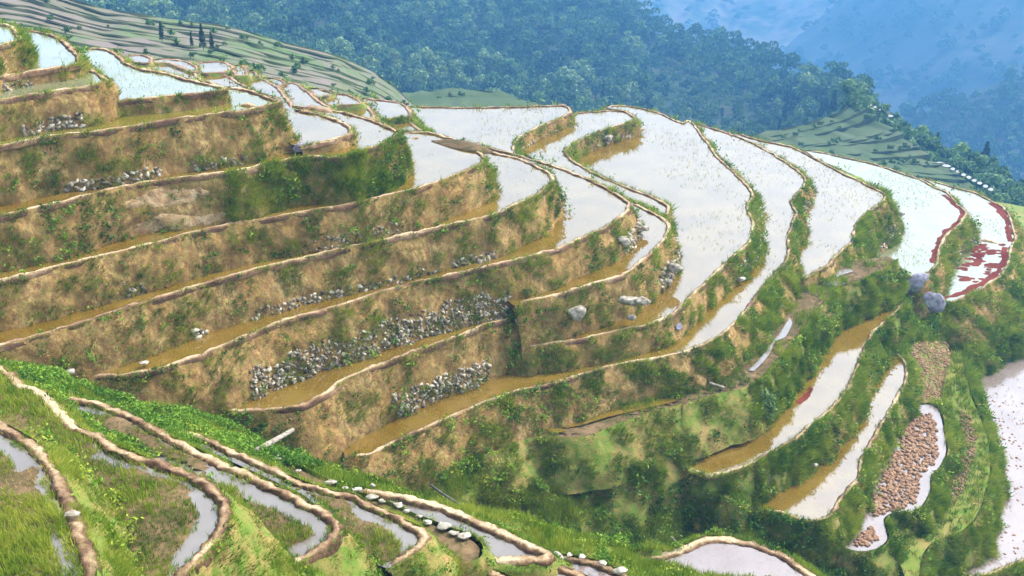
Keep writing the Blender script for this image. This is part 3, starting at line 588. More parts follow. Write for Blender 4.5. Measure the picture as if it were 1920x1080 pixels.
boulder(888, 478, 19.9, .42, 'pale boulder at the water edge under the long stone flecked bank', group=bg)
boulder(852, 489, 19.95, .26, 'small pale boulder left of the larger one at the water edge', group=bg)
boulder(1078, 598, 22.9, .48, 'tan boulder sunk in the curved bank nearest the drain pipe', group=bg, mat='stone')
boulder(1178, 572, 22.7, .42, 'left half of the split grey boulder in the curved bank', group=bg)
boulder(1203, 570, 22.6, .36, 'right half of the split grey boulder in the curved bank', group=bg)
boulder(1182, 600, 23.5, .22, 'small stone under the split grey boulder', group=bg)
boulder(1170, 458, 21.0, .36, 'cracked pale boulder at the bend above the narrow white crescent pool', group=bg)
boulder(1206, 434, 21.4, .3, 'round boulder jutting into the narrow white crescent pool', group=bg)
boulder(1265, 510, 23.0, .4, 'pale boulder on the stony nose by the central white paddy', group=bg)
boulder(1270, 618, 24.6, .28, 'dark wet stone blocking the brown channel beneath the winding bank', group=bg, mat='rock')
boulder(1388, 528, 24.8, .24, 'white stone at the foot of the winding bank', group=bg, mat='white')
boulder(1690, 405, 28.6, .3, 'white stone on the water at the tip of the green bank', group=bg, mat='white')
boulder(1140, 262, 23.4, .38, 'pale stone at the foot of the curling bank', group=bg)
boulder(1708, 562, None, 1.15, 'big violet grey rock face, upper of the two beside the red mottled paddy', group=bg, mat='rock', flat=1.1)
boulder(1738, 584, None, .95, 'big violet grey rock, lower of the two beside the red mottled paddy', group=bg, mat='rock', flat=.95)
boulder(1694, 522, None, .6, 'pale slab of rock above the two violet rocks', group=bg, mat='stone', flat=.5)
boulder(1740, 540, None, .75, 'ochre rocky lump between the seedling paddy and the red mottled one', group=bg, mat='slump', flat=.9)
boulder(463, 722, 22.5, .24, 'pale stone at the left end of the long dry stone facing', group=bg)
boulder(130, 786 - 86, 19.6, .2, 'flat white stone at the left tip of the long brown channel', group=bg, mat='white', flat=.4)
boulder(270, 682, 19.9, .18, 'flat white stone lying on the mud rim above the bushes', group=bg, mat='white', flat=.35)
boulder(980, 692, 24.9, .2, 'orange brown stone near the lower end of the drain pipe', group=bg, mat='clod')
boulder(135, 968, 11.85, .14, 'white stone on the nearest mud rim at lower left', group=bg, mat='white', flat=.4)
boulder(563, 271 + 14, 14.2, .35, 'dark stone at the left end of the small rounded bank', group=bg, mat='rock')
ss = 'white stones lining the path and puddle'
for px, py, sz, lb in ((521, 861, .2, 'topmost white stone of the path, beside the plank'), (560, 884, .1, 'tiny white stone a little below the topmost one on the path'), (621, 907, .2, 'big white stone at the bend of the path'), (647, 917, .13, 'small white stone just below the big one on the path'),
                       (669, 922, .21, 'round white stone where the ditch begins'), (697, 932, .2, 'long white stone beside the ditch head'), (715, 941, .14, 'small white stone beside the ditch, below the long one'), (745, 949, .18, 'flat white stone mid way down the path'), (763, 960, .15, 'white stone just below the flat one mid way down the path'),
                       (785, 970, .14, 'white stone by the hooked bund of the last weedy paddy'), (803, 981, .17, 'cream stone near the end of the path'), (832, 989, .22, 'broad cream slab near the end of the path'), (850, 1002, .18, 'white stone second from the end of the path'), (870, 1007, .22, 'last white stone of the path, above its muddy end')):
    boulder(px, py, 17.72, sz * .75, lb, 'stone', ss, 'white', .45, 'path_stone')
for px, py, sz, lb, fl in ((1015, 1046, .3, 'large pale slab at the lower end of the ditch', .3), (1043, 1043, .27, 'second pale slab, right of the one at the ditch end', .25), (1068, 1042, .12, 'small pale stone edging the lilac puddle', .5), (1090, 1047, .14, 'pale stone edging the lilac puddle near its top', .5), (1130, 1057, .15, 'pale stone edging the lilac puddle half way', .4), (1165, 1074, .26, 'large pale stone at the bottom edge beside the lilac puddle', .45),
                           (698, 912, .1, 'small grey stone on the ditch rim', .6), (890, 1050, .14, 'grey stone between the two arching rims', .4)):
    boulder(px, py, 18.7 if px > 1000 else 18.2, sz * .8, lb, 'stone', ss, 'white', fl, 'edge_stone')
for px, py, H, sz, lb in ((1060, 962, 29.6, .22, 'pale stone in the grass of the gully side'), (1073, 960, 29.6, .16, 'paler small stone beside another in the gully grass'), (949, 843, 27, .14, 'white stone on the dirt ledge edge'), (939, 964, 28.5, .2, 'white stone under the grassy hollow above the ditch'), (1030, 888, 28.2, .13, 'small white stone in the middle of the green slope'), (1228, 900, 29.4, .1, 'tiny white stone on the grassy step'), (1527, 875, 30.6, .16, 'white stone at the foot of the bank below the bending paddy'), (1500, 947, 31.6, .16, 'cream stone under the rim of the narrowest paddy')):
    boulder(px, py, H, sz, lb, 'stone', 'stones lying on the green slope', 'white', .6, 'loose_stone')

# ------------------------------------------------------------------ clods of earth, red weed, seedlings
def poly_xy(s, H): return np.array([at(p[0], p[1], H)[:2] for p in parse(s)])
acc = Acc(); r = np.random.default_rng(3)
def clods(P, lo, hi):
    for p in P: acc.add(rot(SMALL[r.integers(14)], r) * r.uniform(lo, hi) * np.array([1, 1, .7]) + p, ICO1[1], r.random())
for s, H, n, lo, hi in (('I 1335,165 1400,170 1425,260 1440,380 1400,460 1330,520 1330,600 1300,680 1180,720 1070,745 1060,680 1100,560 1190,400 1260,250', 32.3, 950, .07, .17), ('I 1000,850 1060,800 1100,870 1040,910 960,910', 32.3, 110, .06, .15)):
    q = poly_xy(s, H); a, b = q.min(0), q.max(0); x = r.uniform(a[0], b[0], n * 4); y = r.uniform(a[1], b[1], n * 4); k = inside(x, y, q); x, y = x[k][:n], y[k][:n]
    clods(np.column_stack([x, y, np.full(len(x), CAMZ - H + .03)]), lo, hi)
q = poly_xy('I 1560,150 1620,190 1650,300 1640,420 1600,540 1560,640 1500,700 1500,600 1540,450 1560,300', 33.2); x = r.uniform(q[:, 0].min(), q[:, 0].max(), 3000); y = r.uniform(q[:, 1].min(), q[:, 1].max(), 3000); k = inside(x, y, q)
clods(np.column_stack([x[k], y[k], np.full(k.sum(), CAMZ - 33.12)])[:500], .05, .11)
clods(CLODZONE[:1500], .05, .13)
for s, H, n in (('F 1640,0 1920,900 I 1700,830 1500,960 1620,1040 1800,1000 1920,930', 35.0, 1),): pass
q = poly_xy('I 1700,0 1920,0 1920,960 1650,1040 1480,1020 1560,940 1700,850 1790,600 1790,420 1720,260', 35.0); x = r.uniform(q[:, 0].min(), q[:, 0].max(), 1500); y = r.uniform(q[:, 1].min(), q[:, 1].max(), 1500); k = inside(x, y, q)
P = np.column_stack([x[k], y[k], np.full(k.sum(), CAMZ - 35.02)]); P = P[fbm(P, .35, 2) > -.1]; px, py = proj(P); clods(P[:260], .03, .12)
tag(acc.build('soil_clods', M['clod']), 'broken brown earth clods lying in the ploughed paddies', 'clods', kind='stuff')
def weed(s, H, w, seed):
    q = np.array([at(p[0], p[1], H)[:2] for p in parse(s)]); R = smooth_line(np.column_stack([q, np.zeros(len(q))]), .12)[:, :2]
    t = np.gradient(R, axis=0); t /= np.linalg.norm(t, axis=1)[:, None] + 1e-9; n = np.stack([t[:, 1], -t[:, 0]], 1); z = CAMZ - H + .006
    e = w * (.6 + .5 * fbm(np.column_stack([R, np.full(len(R), seed)]), 1.3, 3)); e2 = w * (.6 + .5 * fbm(np.column_stack([R, np.full(len(R), seed + 9.)]), 1.3, 3))
    v = np.stack([np.column_stack([R + n * e[:, None], np.full(len(R), z)]), np.column_stack([R - n * e2[:, None], np.full(len(R), z)])], 1)
    return v.reshape(-1, 3), grid_faces(len(R), 2)
acc = Acc()
for s, H, w in (('F 1470,15 1530,70 1575,125 1540,175 1465,240 1430,310 1410,400', 28.8, .33), ('F 1735,60 1790,110 1830,180 1845,280', 30.7, .4), ('F 1815,310 1810,390 1760,460 1650,530 1530,585 1460,600', 30.7, .42), ('F 1630,290 1560,360 1520,420', 30.7, .25), ('I 720,20 700,60 650,110', 29.0, .3), ('I 1650,0 1680,150', 35., .35), ('I 1780,430 1740,650 1690,820', 35., .4)):
    acc.add(*weed(s, H, w, len(s)))
qz = poly_xy('F 1640,300 1800,290 1800,400 1700,500 1560,560 1500,590 1540,480 1600,380', 30.7); rb = np.random.default_rng(8)
for c in range(900):
    xy = rb.uniform(qz.min(0), qz.max(0)); P_ = np.array([xy[0], xy[1], 0.])
    if not inside(xy[:1], xy[1:], qz)[0] or fbm(P_, .9, 2) < -.1: continue
    k = np.linspace(0, 2 * np.pi, 14, endpoint=False); rr = rb.uniform(.08, .26) * (1 + .45 * fbm(np.column_stack([np.cos(k), np.sin(k), np.full(14, c * 1.7)]), 1.5, 2))
    v = np.column_stack([xy[0] + np.cos(k) * rr * 1.4, xy[1] + np.sin(k) * rr, np.full(14, CAMZ - 30.7 + .006 + c * 5e-6)]); acc.add(np.vstack([v, [*xy, CAMZ - 30.7 + .006 + c * 5e-6]]), np.array([[14, i, i + 1, (i + 2) % 14] for i in range(0, 14, 2)]))
tag(acc.build('red_water_weed', M['redmud']), 'dark red water weed floating along the paddy edges', 'water weed', kind='stuff')
# stray puddles of the overgrown ledge
for s in ('F 600,715 560,780 500,860 430,950 370,1012 400,1015 480,930 520,850 575,825 615,745', 'F 770,520 850,465 900,440 960,450 880,480 790,530', 'H 1200,215 1300,180 1500,150 1750,105 1900,75 1900,100 1700,150 1500,195 1350,240 1250,255', 'H 1160,262 1230,258 1260,275 1180,285', 'F 850,505 920,520 870,535 800,530'):
    q = poly_xy(s, 26.7); q = smooth_line(np.column_stack([np.vstack([q, q[:1]]), np.zeros(len(q) + 1)]), .3)[:-1, :2]
    sheet('puddle_water', q, CAMZ - 26.7 + .10, M['mud' if s[0] == 'F' else 'clear'])

# ------------------------------------------------------------------ timber, pipes, posts, bare patches
def tube(a, b, r0, r1, seg=10, rough=.12, sag=0, n=9):
    a, b = np.array(a, float), np.array(b, float); d = (b - a) / np.linalg.norm(b - a); u = np.cross(d, [0, 0, 1.0]); u = u / np.linalg.norm(u) if np.linalg.norm(u) > 1e-3 else np.array([1., 0, 0]); w = np.cross(d, u)
    v = []; k = np.linspace(0, 2 * np.pi, seg, endpoint=False)
    for i in range(n):
        t = i / (n - 1); rr = (r0 + (r1 - r0) * t); c = a + (b - a) * t + np.array([0, 0, -sag * math.sin(math.pi * t)])
        ring = c + np.outer(np.cos(k), u) * rr + np.outer(np.sin(k), w) * rr; ring += (ring - c) * (rough * fbm(ring * 5, 1, 2))[:, None]; v.append(ring)
    v = np.vstack(v); f = [[i * seg + j, i * seg + (j + 1) % seg, (i + 1) * seg + (j + 1) % seg, (i + 1) * seg + j] for i in range(n - 1) for j in range(seg)]
    v = np.vstack([v, a, b]); L = len(v)
    f += [[L - 2, (j + 1) % seg, j, j] for j in range(0)] ; caps = [[(j + 2) % seg, (j + 1) % seg, j, L - 2] for j in range(0, seg, 2)] + [[(n - 1) * seg + j, (n - 1) * seg + (j + 1) % seg, (n - 1) * seg + (j + 2) % seg, L - 1] for j in range(0, seg, 2)]
    return v, np.array(f + caps)
def stick(name, a, b, r0, r1, mat, label, cat, **k):
    v, f = tube(a, b, r0, r1, **k); return tag(mesh_np(name, v, f, M[mat], smooth=False), label, cat)
stick('plank', at(480, 846, 17.6), at(549, 806, 18.6), .10, .075, 'wood', 'weathered pale log bridging from the near slope to the gully bushes', 'log')
stick('drain_pipe', at(966, 598, 22.35), at(991, 645, 23.7), .06, .05, 'wood', 'thin pale drain pipe slanting down beside the curved bank', 'pipe')
stick('irrigation_pipe', at(808, 910, 24.6), at(912, 971, 20.6), .05, .05, 'darkpipe', 'long dark pipe lying across the green gully', 'pipe', sag=.1)
stick('pole', at(305, 433, 17.4), at(390, 396, 17.3), .05, .035, 'wood', 'pale bare pole leaning on the patch of slumped earth', 'pole')
stick('post', at(404, 752, 22.55), at(392, 722, 22.05), .11, .09, 'stone', 'leaning grey post at the head of the ochre water channel', 'post')
stick('marker_stick', at(1272, 1022, 24.4), at(1259, 1007, 23.7), .035, .03, 'wood', 'short white stick standing by the bottom lilac pond', 'stick')
stick('board', at(1330, 718, 26.4), at(1358, 727, 26.5), .08, .07, 'wood', 'short grey board lying on the dirt ledge', 'board')
def patch(key, x0, x1, s0, s1, mat, label, bulge=.16, pw=1.0):
    b = BANKS[key]; W = b['W']; px, py = proj(W[:, 5]); idx = np.nonzero((px > x0) & (px < x1))[0]; nx = b['n'][idx]; idx = idx[(W[idx, 3, 0] * nx[:, 0] + W[idx, 3, 1] * nx[:, 1]) < 0]
    rows = W.shape[1] - 1; m = 16; V_ = np.zeros((len(idx), m, 3))
    for a, i in enumerate(idx):
        u = a / (len(idx) - 1); e = max(0, math.sin(math.pi * u)) ** .5; ragged = .05 * math.sin(u * 9 + x0)
        for j in range(m):
            t = j / (m - 1); s = s0 + (s1 - s0) * (.5 + (t - .5) * e) + ragged * (1 - t); q = min(max(s, 0), 1) * rows; jj = min(int(q), rows - 1); p = W[i, jj] * (1 - q + jj) + W[i, jj + 1] * (q - jj)
            V_[a, j] = p + np.array([*b['n'][i], .2]) * (bulge * math.sin(math.pi * t) ** .6 * e - .06 + .02)
    V_[..., :2] += (fbm(V_, 3.0, 4) * .13)[..., None]; V_[..., 2] += fbm(V_ + 9, 3.5, 3) * .06
    return tag(mesh_np('bare_earth', V_.reshape(-1, 3), grid_faces(len(idx), m), M[mat], b['root'], smooth=True), label)
patch('T06', 215, 405, .12, .42, 'slump', 'pale cracked earth slump below the rim', .1)
patch('T06', 225, 425, .55, .80, 'slump', 'lower bare tan earth slump at the foot', .1)
# dirt mound on the white pool
p = at(855, 280, 16.3); v = rockverts(5, ICO3, 16, .12); v = v * np.array([2.0, .75, .3]); c, s_ = math.cos(-.55), math.sin(-.55); v[:, :2] = v[:, :2] @ np.array([[c, s_], [-s_, c]])
tag(mesh_np('dirt_mound', v + at(850, 274, 16.4), ICO3[1], M['soil'], origin=p, smooth=True), 'reddish brown mound of dug earth beside the white pool', 'dirt mound')
# broad leaved bush above the bending paddy
def bush(px, py, H, rx, rz, n, mat, label, leaf=.13):
    b0 = at(px, py, H); r = np.random.default_rng(int(px)); root = empty('bush', b0); a = Acc()
    for k in range(7):
        an = k * .9; v, f = tube(b0, b0 + np.array([math.cos(an) * rx * .6, math.sin(an) * rx * .6, rz * 1.2]), .03, .01, 6, n=4); a.add(v, f)
    a.build('stem', M['bark'], root)
    c = r.normal(size=(n, 3)); c /= np.linalg.norm(c, axis=1)[:, None]; c *= (r.uniform(.3, 1, n) ** .5)[:, None] * (1 + .25 * fbm(c * 2, 1, 2))[:, None]; c = c * [rx, rx, rz] + b0 + [0, 0, rz * .85]
    d = r.normal(size=(n, 3)); d /= np.linalg.norm(d, axis=1)[:, None]; e = np.cross(d, r.normal(size=(n, 3))); e /= np.linalg.norm(e, axis=1)[:, None]
    V_ = np.stack([c - d * leaf, c + e * leaf * .5, c + d * leaf, c - e * leaf * .5], 1); mesh_np('foliage', V_.reshape(-1, 3), np.arange(4 * n).reshape(-1, 4), M[mat], root, tint=np.repeat(np.clip(r.normal(.5, .25, n), 0, 1), 4))
    return tag(root, label, 'bush')
bush(1432, 782, 28.6, .55, .8, 900, 'leafB', 'blue green broad leaved bush above the upper end of the bending paddy')
bush(1712, 512, 29.2, .5, .35, 400, 'leafB', 'low bush on the grassy nose above the violet rocks') if False else None

# ------------------------------------------------------------------ hills behind
def pline(s):
    return np.array([[float(c) for c in t.split(',')] for t in s.split()])
def resamp(L, n):
    d = np.append(0, np.cumsum(np.hypot(*np.diff(L[:, :2], axis=0).T))); t = np.linspace(0, d[-1], n)
    return np.column_stack([np.interp(t, d, L[:, k]) for k in range(L.shape[1])])
def hill(name, top, bot, n, m, mat, amp=0., sc=.02, back=(60, 40), power=1.0, ridge=0.):
    T, B = resamp(pline(top), n), resamp(pline(bot), n); V_ = np.zeros((n, m, 3))
    for i in range(n):
        for j in range(m):
            t = j / (m - 1); q = B[i] * (1 - t) + T[i] * t; D = B[i, 2] + (T[i, 2] - B[i, 2]) * t ** power; V_[i, j] = atD(q[0], q[1], D)
    dirs = V_[..., :2] / np.linalg.norm(V_[..., :2], axis=2)[..., None]
    nz = fbm(V_, sc, 4); 
    if ridge: nz = nz + ridge * (1 - 2 * np.abs(fbm(V_ + 300, sc * .7, 2)))
    V_[..., 2] += amp * nz * .6; V_[..., :2] += dirs * (amp * 1.2 * nz)[..., None]
    low = V_[:, :1].copy(); low[..., 2] -= 25; low[..., :2] -= dirs[:, :1] * 2
    sk = V_[:, -1:].copy(); sk[..., :2] += dirs[:, -1:] * back[0]; sk[..., 2] -= back[1]; sk2 = sk.copy(); sk2[..., :2] += dirs[:, -1:] * back[0]; sk2[..., 2] -= back[1] * 2.5
    Wf = np.concatenate([low, V_, sk, sk2], 1)
    o = mesh_np(name, Wf.reshape(-1, 3), grid_faces(n, m + 3), mat, smooth=True); tag(o, kind='structure')
    return V_
def at_uv(S, u, v):
    n, m = S.shape[:2]; a, b = u * (n - 1), v * (m - 1); i, j = min(int(a), n - 2), min(int(b), m - 2); a -= i; b -= j
    return (S[i, j] * (1 - a) + S[i + 1, j] * a) * (1 - b) + (S[i, j + 1] * (1 - a) + S[i + 1, j + 1] * a) * b
def stairs(name, top, bot, n, steps, mats, ends=6., wob=.6, pools=None):
    """A terraced hillside: level treads and steep risers, one mesh each."""
    T, B = resamp(pline(top), n), resamp(pline(bot), n); prof = []
    for k in range(steps + 1):
        t = min(1, max(0, (k + .7 * math.sin(k * 2.3) * (0 < k < steps)) / steps)); L = []
        for i in range(n):
            q = B[i] * (1 - t) + T[i] * t; L.append(atD(q[0], q[1], q[2] + wob * vnoise(np.array([i * .35, k * .8, 2.])) * 2))
        prof.append(np.array(L))
    tread, riser = [], []
    for k in range(steps):
        a, b = prof[k], prof[k + 1]; d = b[:, :2] / np.linalg.norm(b[:, :2], axis=1)[:, None]
        h = np.clip(b[:, 2] - a[:, 2], -1, 99); e = b.copy(); e[:, :2] -= d * (np.maximum(h, .2) * .45)[:, None]; e[:, 2] = a[:, 2]
        tread.append(np.stack([a, e], 1)); riser.append(np.stack([e, b + [0, 0, .12]], 1))
    e2 = prof[-1].copy(); d = e2[:, :2] / np.linalg.norm(e2[:, :2], axis=1)[:, None]; f2 = e2.copy(); f2[:, :2] += d * 30; f2[:, 2] -= 25; tread.append(np.stack([e2, f2], 1))
    g = np.stack([prof[0], prof[0] - [0, 0, 20]], 1); riser.append(g)
    acc1, acc2 = Acc(), Acc()
    for q in tread: acc1.add(q.reshape(-1, 3), grid_faces(n, 2))
    for q in riser: acc2.add(q.reshape(-1, 3), grid_faces(n, 2))
    # close the far end so the hillside has a flank
    o = acc1.build(name, mats[0]); tag(o, kind='structure'); o2 = acc2.build(name, mats[1]); tag(o2, kind='structure')
    return prof
S1 = stairs('terraced_hillside', '-140,-60,150 60,-28,150 130,-2,148 195,18,146 260,27,145 320,38,144 410,47,143 465,60,142 530,80,142 583,92,143 640,107,144 707,140,146 740,163,147 765,188,148 800,215,150',
            '-140,150,100 100,160,100 250,170,100 400,190,102 550,215,108 680,232,116 780,255,126', 90, 30, (M['tier'], M['riser']))
S2 = stairs('terraced_hillside', '1230,285,172 1330,268,178 1400,256,184 1500,236,192 1570,213,200 1608,190,206', '1430,320,138 1600,345,145 1750,372,152 1830,388,158 1920,415,165', 70, 20, (M['tiergreen'], M['riserdark']))
S3 = stairs('terraced_hillside', '755,178,185 820,171,188 900,170,188 945,175,188 1000,195,185', '745,232,160 1020,232,160', 40, 5, (M['tiergreen'], M['riserdark']))
# flank behind the right-hand terraces and the wooded spur lower right
S4 = hill('wooded_spur', '1590,185,215 1640,222,213 1700,262,211 1760,297,210 1800,312,210 1850,330,208 1930,372,204 2040,430,200', '1608,215,205 1700,300,198 1800,370,185 1900,420,178 2040,500,170', 40, 10, M['hill'], 1.2, .05, (40, 45))
S5 = hill('forested_hill', '-300,-330,620 300,-300,600 800,-190,580 1000,-110,560 1120,-40,540 1180,10,520 1215,45,505 1280,70,490 1323,90,475 1390,112,455 1430,128,440 1470,143,420 1510,155,400 1560,175,370 1600,200,340',
          '-300,120,300 300,110,300 600,170,300 760,240,290 1000,260,280 1250,290,275 1400,300,262 1500,290,262 1612,225,262', 110, 40, M['hill'], 5., .018, (50, 60))
FARM = hill('far_mountain', '1000,-330,2000 1300,-360,2100 1700,-380,2200 2200,-400,2200', '1000,330,950 1300,300,950 1500,330,900 1800,420,800 2200,480,800', 120, 90, M['mountain'], 170, .0034, (400, 300), 1.3, 1.2)
SPUR1 = hill('mountain_spur', '1400,190,1000 1500,95,1080 1600,10,1120 1660,-70,1150 1720,-160,1150 1800,-200,1150 1900,-230,1150 2100,-280,1150', '1400,400,620 1560,400,620 1740,400,620 1900,400,620 2100,400,620', 50, 40, M['mountaindark'], 28, .006, (200, 200), 1.0, .5)
SPUR2 = hill('mountain_spur', '1500,330,600 1650,262,640 1780,205,640 1850,178,640 1950,150,640 2100,110,640', '1500,430,480 1650,430,480 1780,420,480 1850,420,480 2100,430,480', 50, 40, M['mountaindark'], 16, .008, (150, 150), 1.0, .6)
hill('valley_floor', '900,330,1050 1500,330,1000 2300,480,900', '900,520,250 1500,480,300 2300,640,300', 40, 20, M['mountain'], 8, .01, (10, 40))

# ------------------------------------------------------------------ trees
def crown_mesh(seed, R, Hh, lobes, nleaf, leaf, mat, kind='round'):
    r = np.random.default_rng(seed); C = []; 
    if kind == 'round':
        for k in range(lobes):
            a = r.uniform(0, 6.28); rr = R * r.uniform(.1, .72); z = Hh * r.uniform(.32, .86); s = R * r.uniform(.3, .52) * (1.15 - .5 * abs(z / Hh - .55))
            d = r.normal(size=(nleaf, 3)); d /= np.linalg.norm(d, axis=1)[:, None]; d[:, 2] = np.where(d[:, 2] < -.3, -d[:, 2], d[:, 2]); C.append((np.array([math.cos(a) * rr, math.sin(a) * rr, z]) + d * s * (r.uniform(.55, 1.08, nleaf) ** .6)[:, None] * [1, 1, .85], np.full(nleaf, r.normal(.5, .16))))
    else:
        for k in range(lobes):
            t = (k + .5) / lobes; z = Hh * (.12 + .86 * t); s = R * (1 - t) ** .8 + .12; a = r.uniform(0, 6.28, nleaf); q = np.sqrt(r.random(nleaf)) * s * r.uniform(.7, 1.15)
            C.append((np.column_stack([np.cos(a) * q, np.sin(a) * q, z - q * .45 + r.normal(0, .12, nleaf)]), np.full(nleaf, r.normal(.45, .2))))
    P = np.vstack([c[0] for c in C]); T = np.concatenate([c[1] for c in C]); n = len(P); T = T + r.normal(0, .12, n)
    a = r.normal(size=(n, 3)); a /= np.linalg.norm(a, axis=1)[:, None]; b = np.cross(a, r.normal(size=(n, 3))); b /= np.linalg.norm(b, axis=1)[:, None]; s = (leaf * r.uniform(.6, 1.3, n))[:, None]
    V_ = np.stack([P - a * s, P + b * s * .6, P + a * s, P - b * s * .6], 1)
    return V_.reshape(-1, 3), np.arange(4 * n).reshape(-1, 4), np.repeat(np.clip(T, 0, 1), 4)
def trunk_mesh(Hh, R, seed, r0):
    r = np.random.default_rng(seed); a = Acc(); v, f = tube((0, 0, -.8), (r.normal(0, .15), r.normal(0, .15), Hh * .72), r0, r0 * .4, 7, n=6); a.add(v, f)
    for k in range(5):
        z = Hh * r.uniform(.3, .62); an = r.uniform(0, 6.28); v, f = tube((0, 0, z), (math.cos(an) * R * .6, math.sin(an) * R * .6, z + Hh * .2), r0 * .45, r0 * .15, 6, n=4); a.add(v, f)
    return a
def tree_proto(name, label, group, seed, R, Hh, lobes, nleaf, leaf, mat, kind='round', cat='tree'):
    root = empty(name, (0, 0, -900)); tag(root, label, cat, group); trunk_mesh(Hh, R if kind == 'round' else R * .4, seed, .05 * R + .05).build('trunk', M['bark'], root, origin=(0, 0, -900 + 0)) if False else None
    tr = trunk_mesh(Hh, R if kind == 'round' else R * .35, seed, .05 * R + .05); tr.build('trunk', M['bark'], root, origin=np.array((0, 0, 0.)))
    v, f, t = crown_mesh(seed, R, Hh, lobes, nleaf, leaf, mat, kind); mesh_np('crown', v, f, mat, root, origin=np.array((0, 0, 0.)), tint=t)
    for c in root.children: c.location = (0, 0, 0)
    return root
FG = 'trees on the wooded hill behind the paddies'
PROTO = [tree_proto('broadleaf_tree', 'dense blue green broadleaf tree on the wooded hill', FG, 1, 3.6, 7.5, 13, 70, .42, M['leafA']),
         tree_proto('broadleaf_tree', 'pale feathery crowned tree among the darker trees on the wooded hill', FG, 2, 3.2, 8.6, 14, 60, .42, M['leafB']),
         tree_proto('broadleaf_tree', 'wide low dark broadleaf tree on the wooded hill', FG, 3, 4.2, 6.4, 15, 65, .45, M['leafA']),
         tree_proto('broadleaf_tree', 'tall narrow pale broadleaf tree on the wooded hill', FG, 4, 2.5, 9.2, 13, 60, .4, M['leafB']),
         tree_proto('conifer_tree', 'dark slim conifer standing on the wooded hill', 'conifers on the wooded hill', 5, 1.7, 9.0, 16, 45, .36, M['leafC'], 'cone')]
used = set()
def place(k, P, sc, rz, label=None, group=None):
    p = PROTO[k]
    if k not in used: used.add(k); o = p
    else:
        o = p.copy(); COL.objects.link(o)
        for c in p.children:
            d = c.copy(); COL.objects.link(d); d.parent = o; d.matrix_parent_inverse = c.matrix_parent_inverse
    o.location = P; o.scale = (sc, sc, sc * random.uniform(.9, 1.15)); o.rotation_euler = (0, 0, rz)
    if label: o['label'] = label
    if group: o['group'] = group
    return o
rt = random.Random(11)
cand = []
for a in range(9000):
    u, v = rt.random(), rt.random() ** .85; p = at_uv(S5, u, v); px, py = proj(p)
    if -40 < px < 1640 and -30 < py < 330: cand.append((p, float(px), float(py), u, v))
kept = []
def crowd(px, py): return 17
for c in cand:                                  # even spacing over what can be seen of the hill
    dmin = crowd(c[1], c[2]) * (1 if c[2] > 60 else .9); shr = (c[1] - 1250) * .42 + 120 < c[2] and c[1] > 1200
    if shr and rt.random() < .55: continue
    vv = c[2] < 40 + max(0, c[1] - 200) * .33
    if all((c[1] - q[1]) ** 2 + (c[2] - q[2]) ** 2 * 2.2 > dmin ** 2 for q in kept): kept.append(c)
kept.sort(key=lambda c: np.linalg.norm(c[0] - [0, 0, CAMZ]))
print('forest trees', len(kept))
stuff = Acc(); nthing = 0
LOWC = [crown_mesh(50 + k, 3.4, 7.5, 12, 45, .5, None) for k in range(4)]
for c in kept:
    p, px, py, u, v = c; ridge = v > .93 and px > 1250; sh = (px - 1250) * .42 + 120 < py and px > 1200
    visible = py < 215 + max(0, (px - 1000) * .2) and py > 30 + (px - 300) * .28 * (px < 780)
    if nthing < 270 and visible:
        k = rt.choices([0, 1, 2, 3, 4], [4, 3, 3, 2, .5])[0]; s = rt.uniform(.95, 1.5)
        if px > 1120 and rt.random() < .28: k = 4; s = rt.uniform(.6, 1)
        if sh: k = rt.choice([0, 2, 1, 4]); s *= .55
        if ridge and px > 1380: k = 4; s = rt.uniform(.6, .9)
        place(k, p - [0, 0, .3], s, rt.uniform(0, 6.28)); nthing += 1
    else:
        V_, f, t = LOWC[rt.randrange(4)]; t = np.clip(t + rt.gauss(0, .22), 0, 1); s = rt.uniform(.9, 1.5) * (.6 if sh else 1); stuff.add(V_ * s + p, f, t)
print('tree things', nthing)
for k, (a, lb) in enumerate(((a, None) for a in ())): pass
for a in range(2600):
    q = at_uv(FARM, rt.random(), rt.random()); qx, qy = proj(q)
    if -40 < qy < 420 and qx > 1100 and fbm(np.array([[*q]]), .006, 2)[0] > .05:
        V_, f, t = LOWC[a % 4]; stuff.add((V_ * rt.uniform(1.0, 2.2))[:len(V_) // 2 // 4 * 4] + q, f[:len(V_) // 8], t[:len(V_) // 2 // 4 * 4])
for S_, cnt in ((SPUR1, 620), (SPUR2, 380)):
    for a in range(cnt):
        V_, f, t = LOWC[a % 4]; stuff.add(V_ * rt.uniform(.8, 1.5) + at_uv(S_, rt.random(), rt.random() ** .7), f, t)
o = stuff.build('forest', M['leafA']); tag(o, 'mass of blue green trees on the wooded hill and farther spurs', 'forest', kind='stuff')
# scrub between the trees on the right part of the hill
acc = Acc(); sb = [crown_mesh(80 + k, 1.5, 2.2, 6, 28, .36, None) for k in range(5)]
for a in range(1500):
    u, v = rt.uniform(.55, 1), rt.random(); p = at_uv(S5, u, v); px, py = proj(p)
    if px > 1150 and rt.random() < .9: V_, f, t = sb[a % 5]; acc.add(V_ * rt.uniform(.6, 1.5) + p, f, t)
for a in range(260):
    p = at_uv(S4, rt.random(), rt.random()); V_, f, t = sb[a % 5]; acc.add(V_ * rt.uniform(.8, 1.8) + p, f, t)
for prof, cnt, lo, hi in ((S1, 110, .15, .45), (S2, 110, .15, .5), (S3, 12, .2, .4)):
    for a in range(cnt):
        L = prof[rt.randrange(1, len(prof) - 1)]; V_, f, t = sb[a % 5]; acc.add(V_ * rt.uniform(lo, hi) + L[rt.randrange(len(L))], f, t)
tag(acc.build('hillside_scrub', M['leafA']), 'low scrub covering the lower wooded hill', 'scrub', kind='stuff')
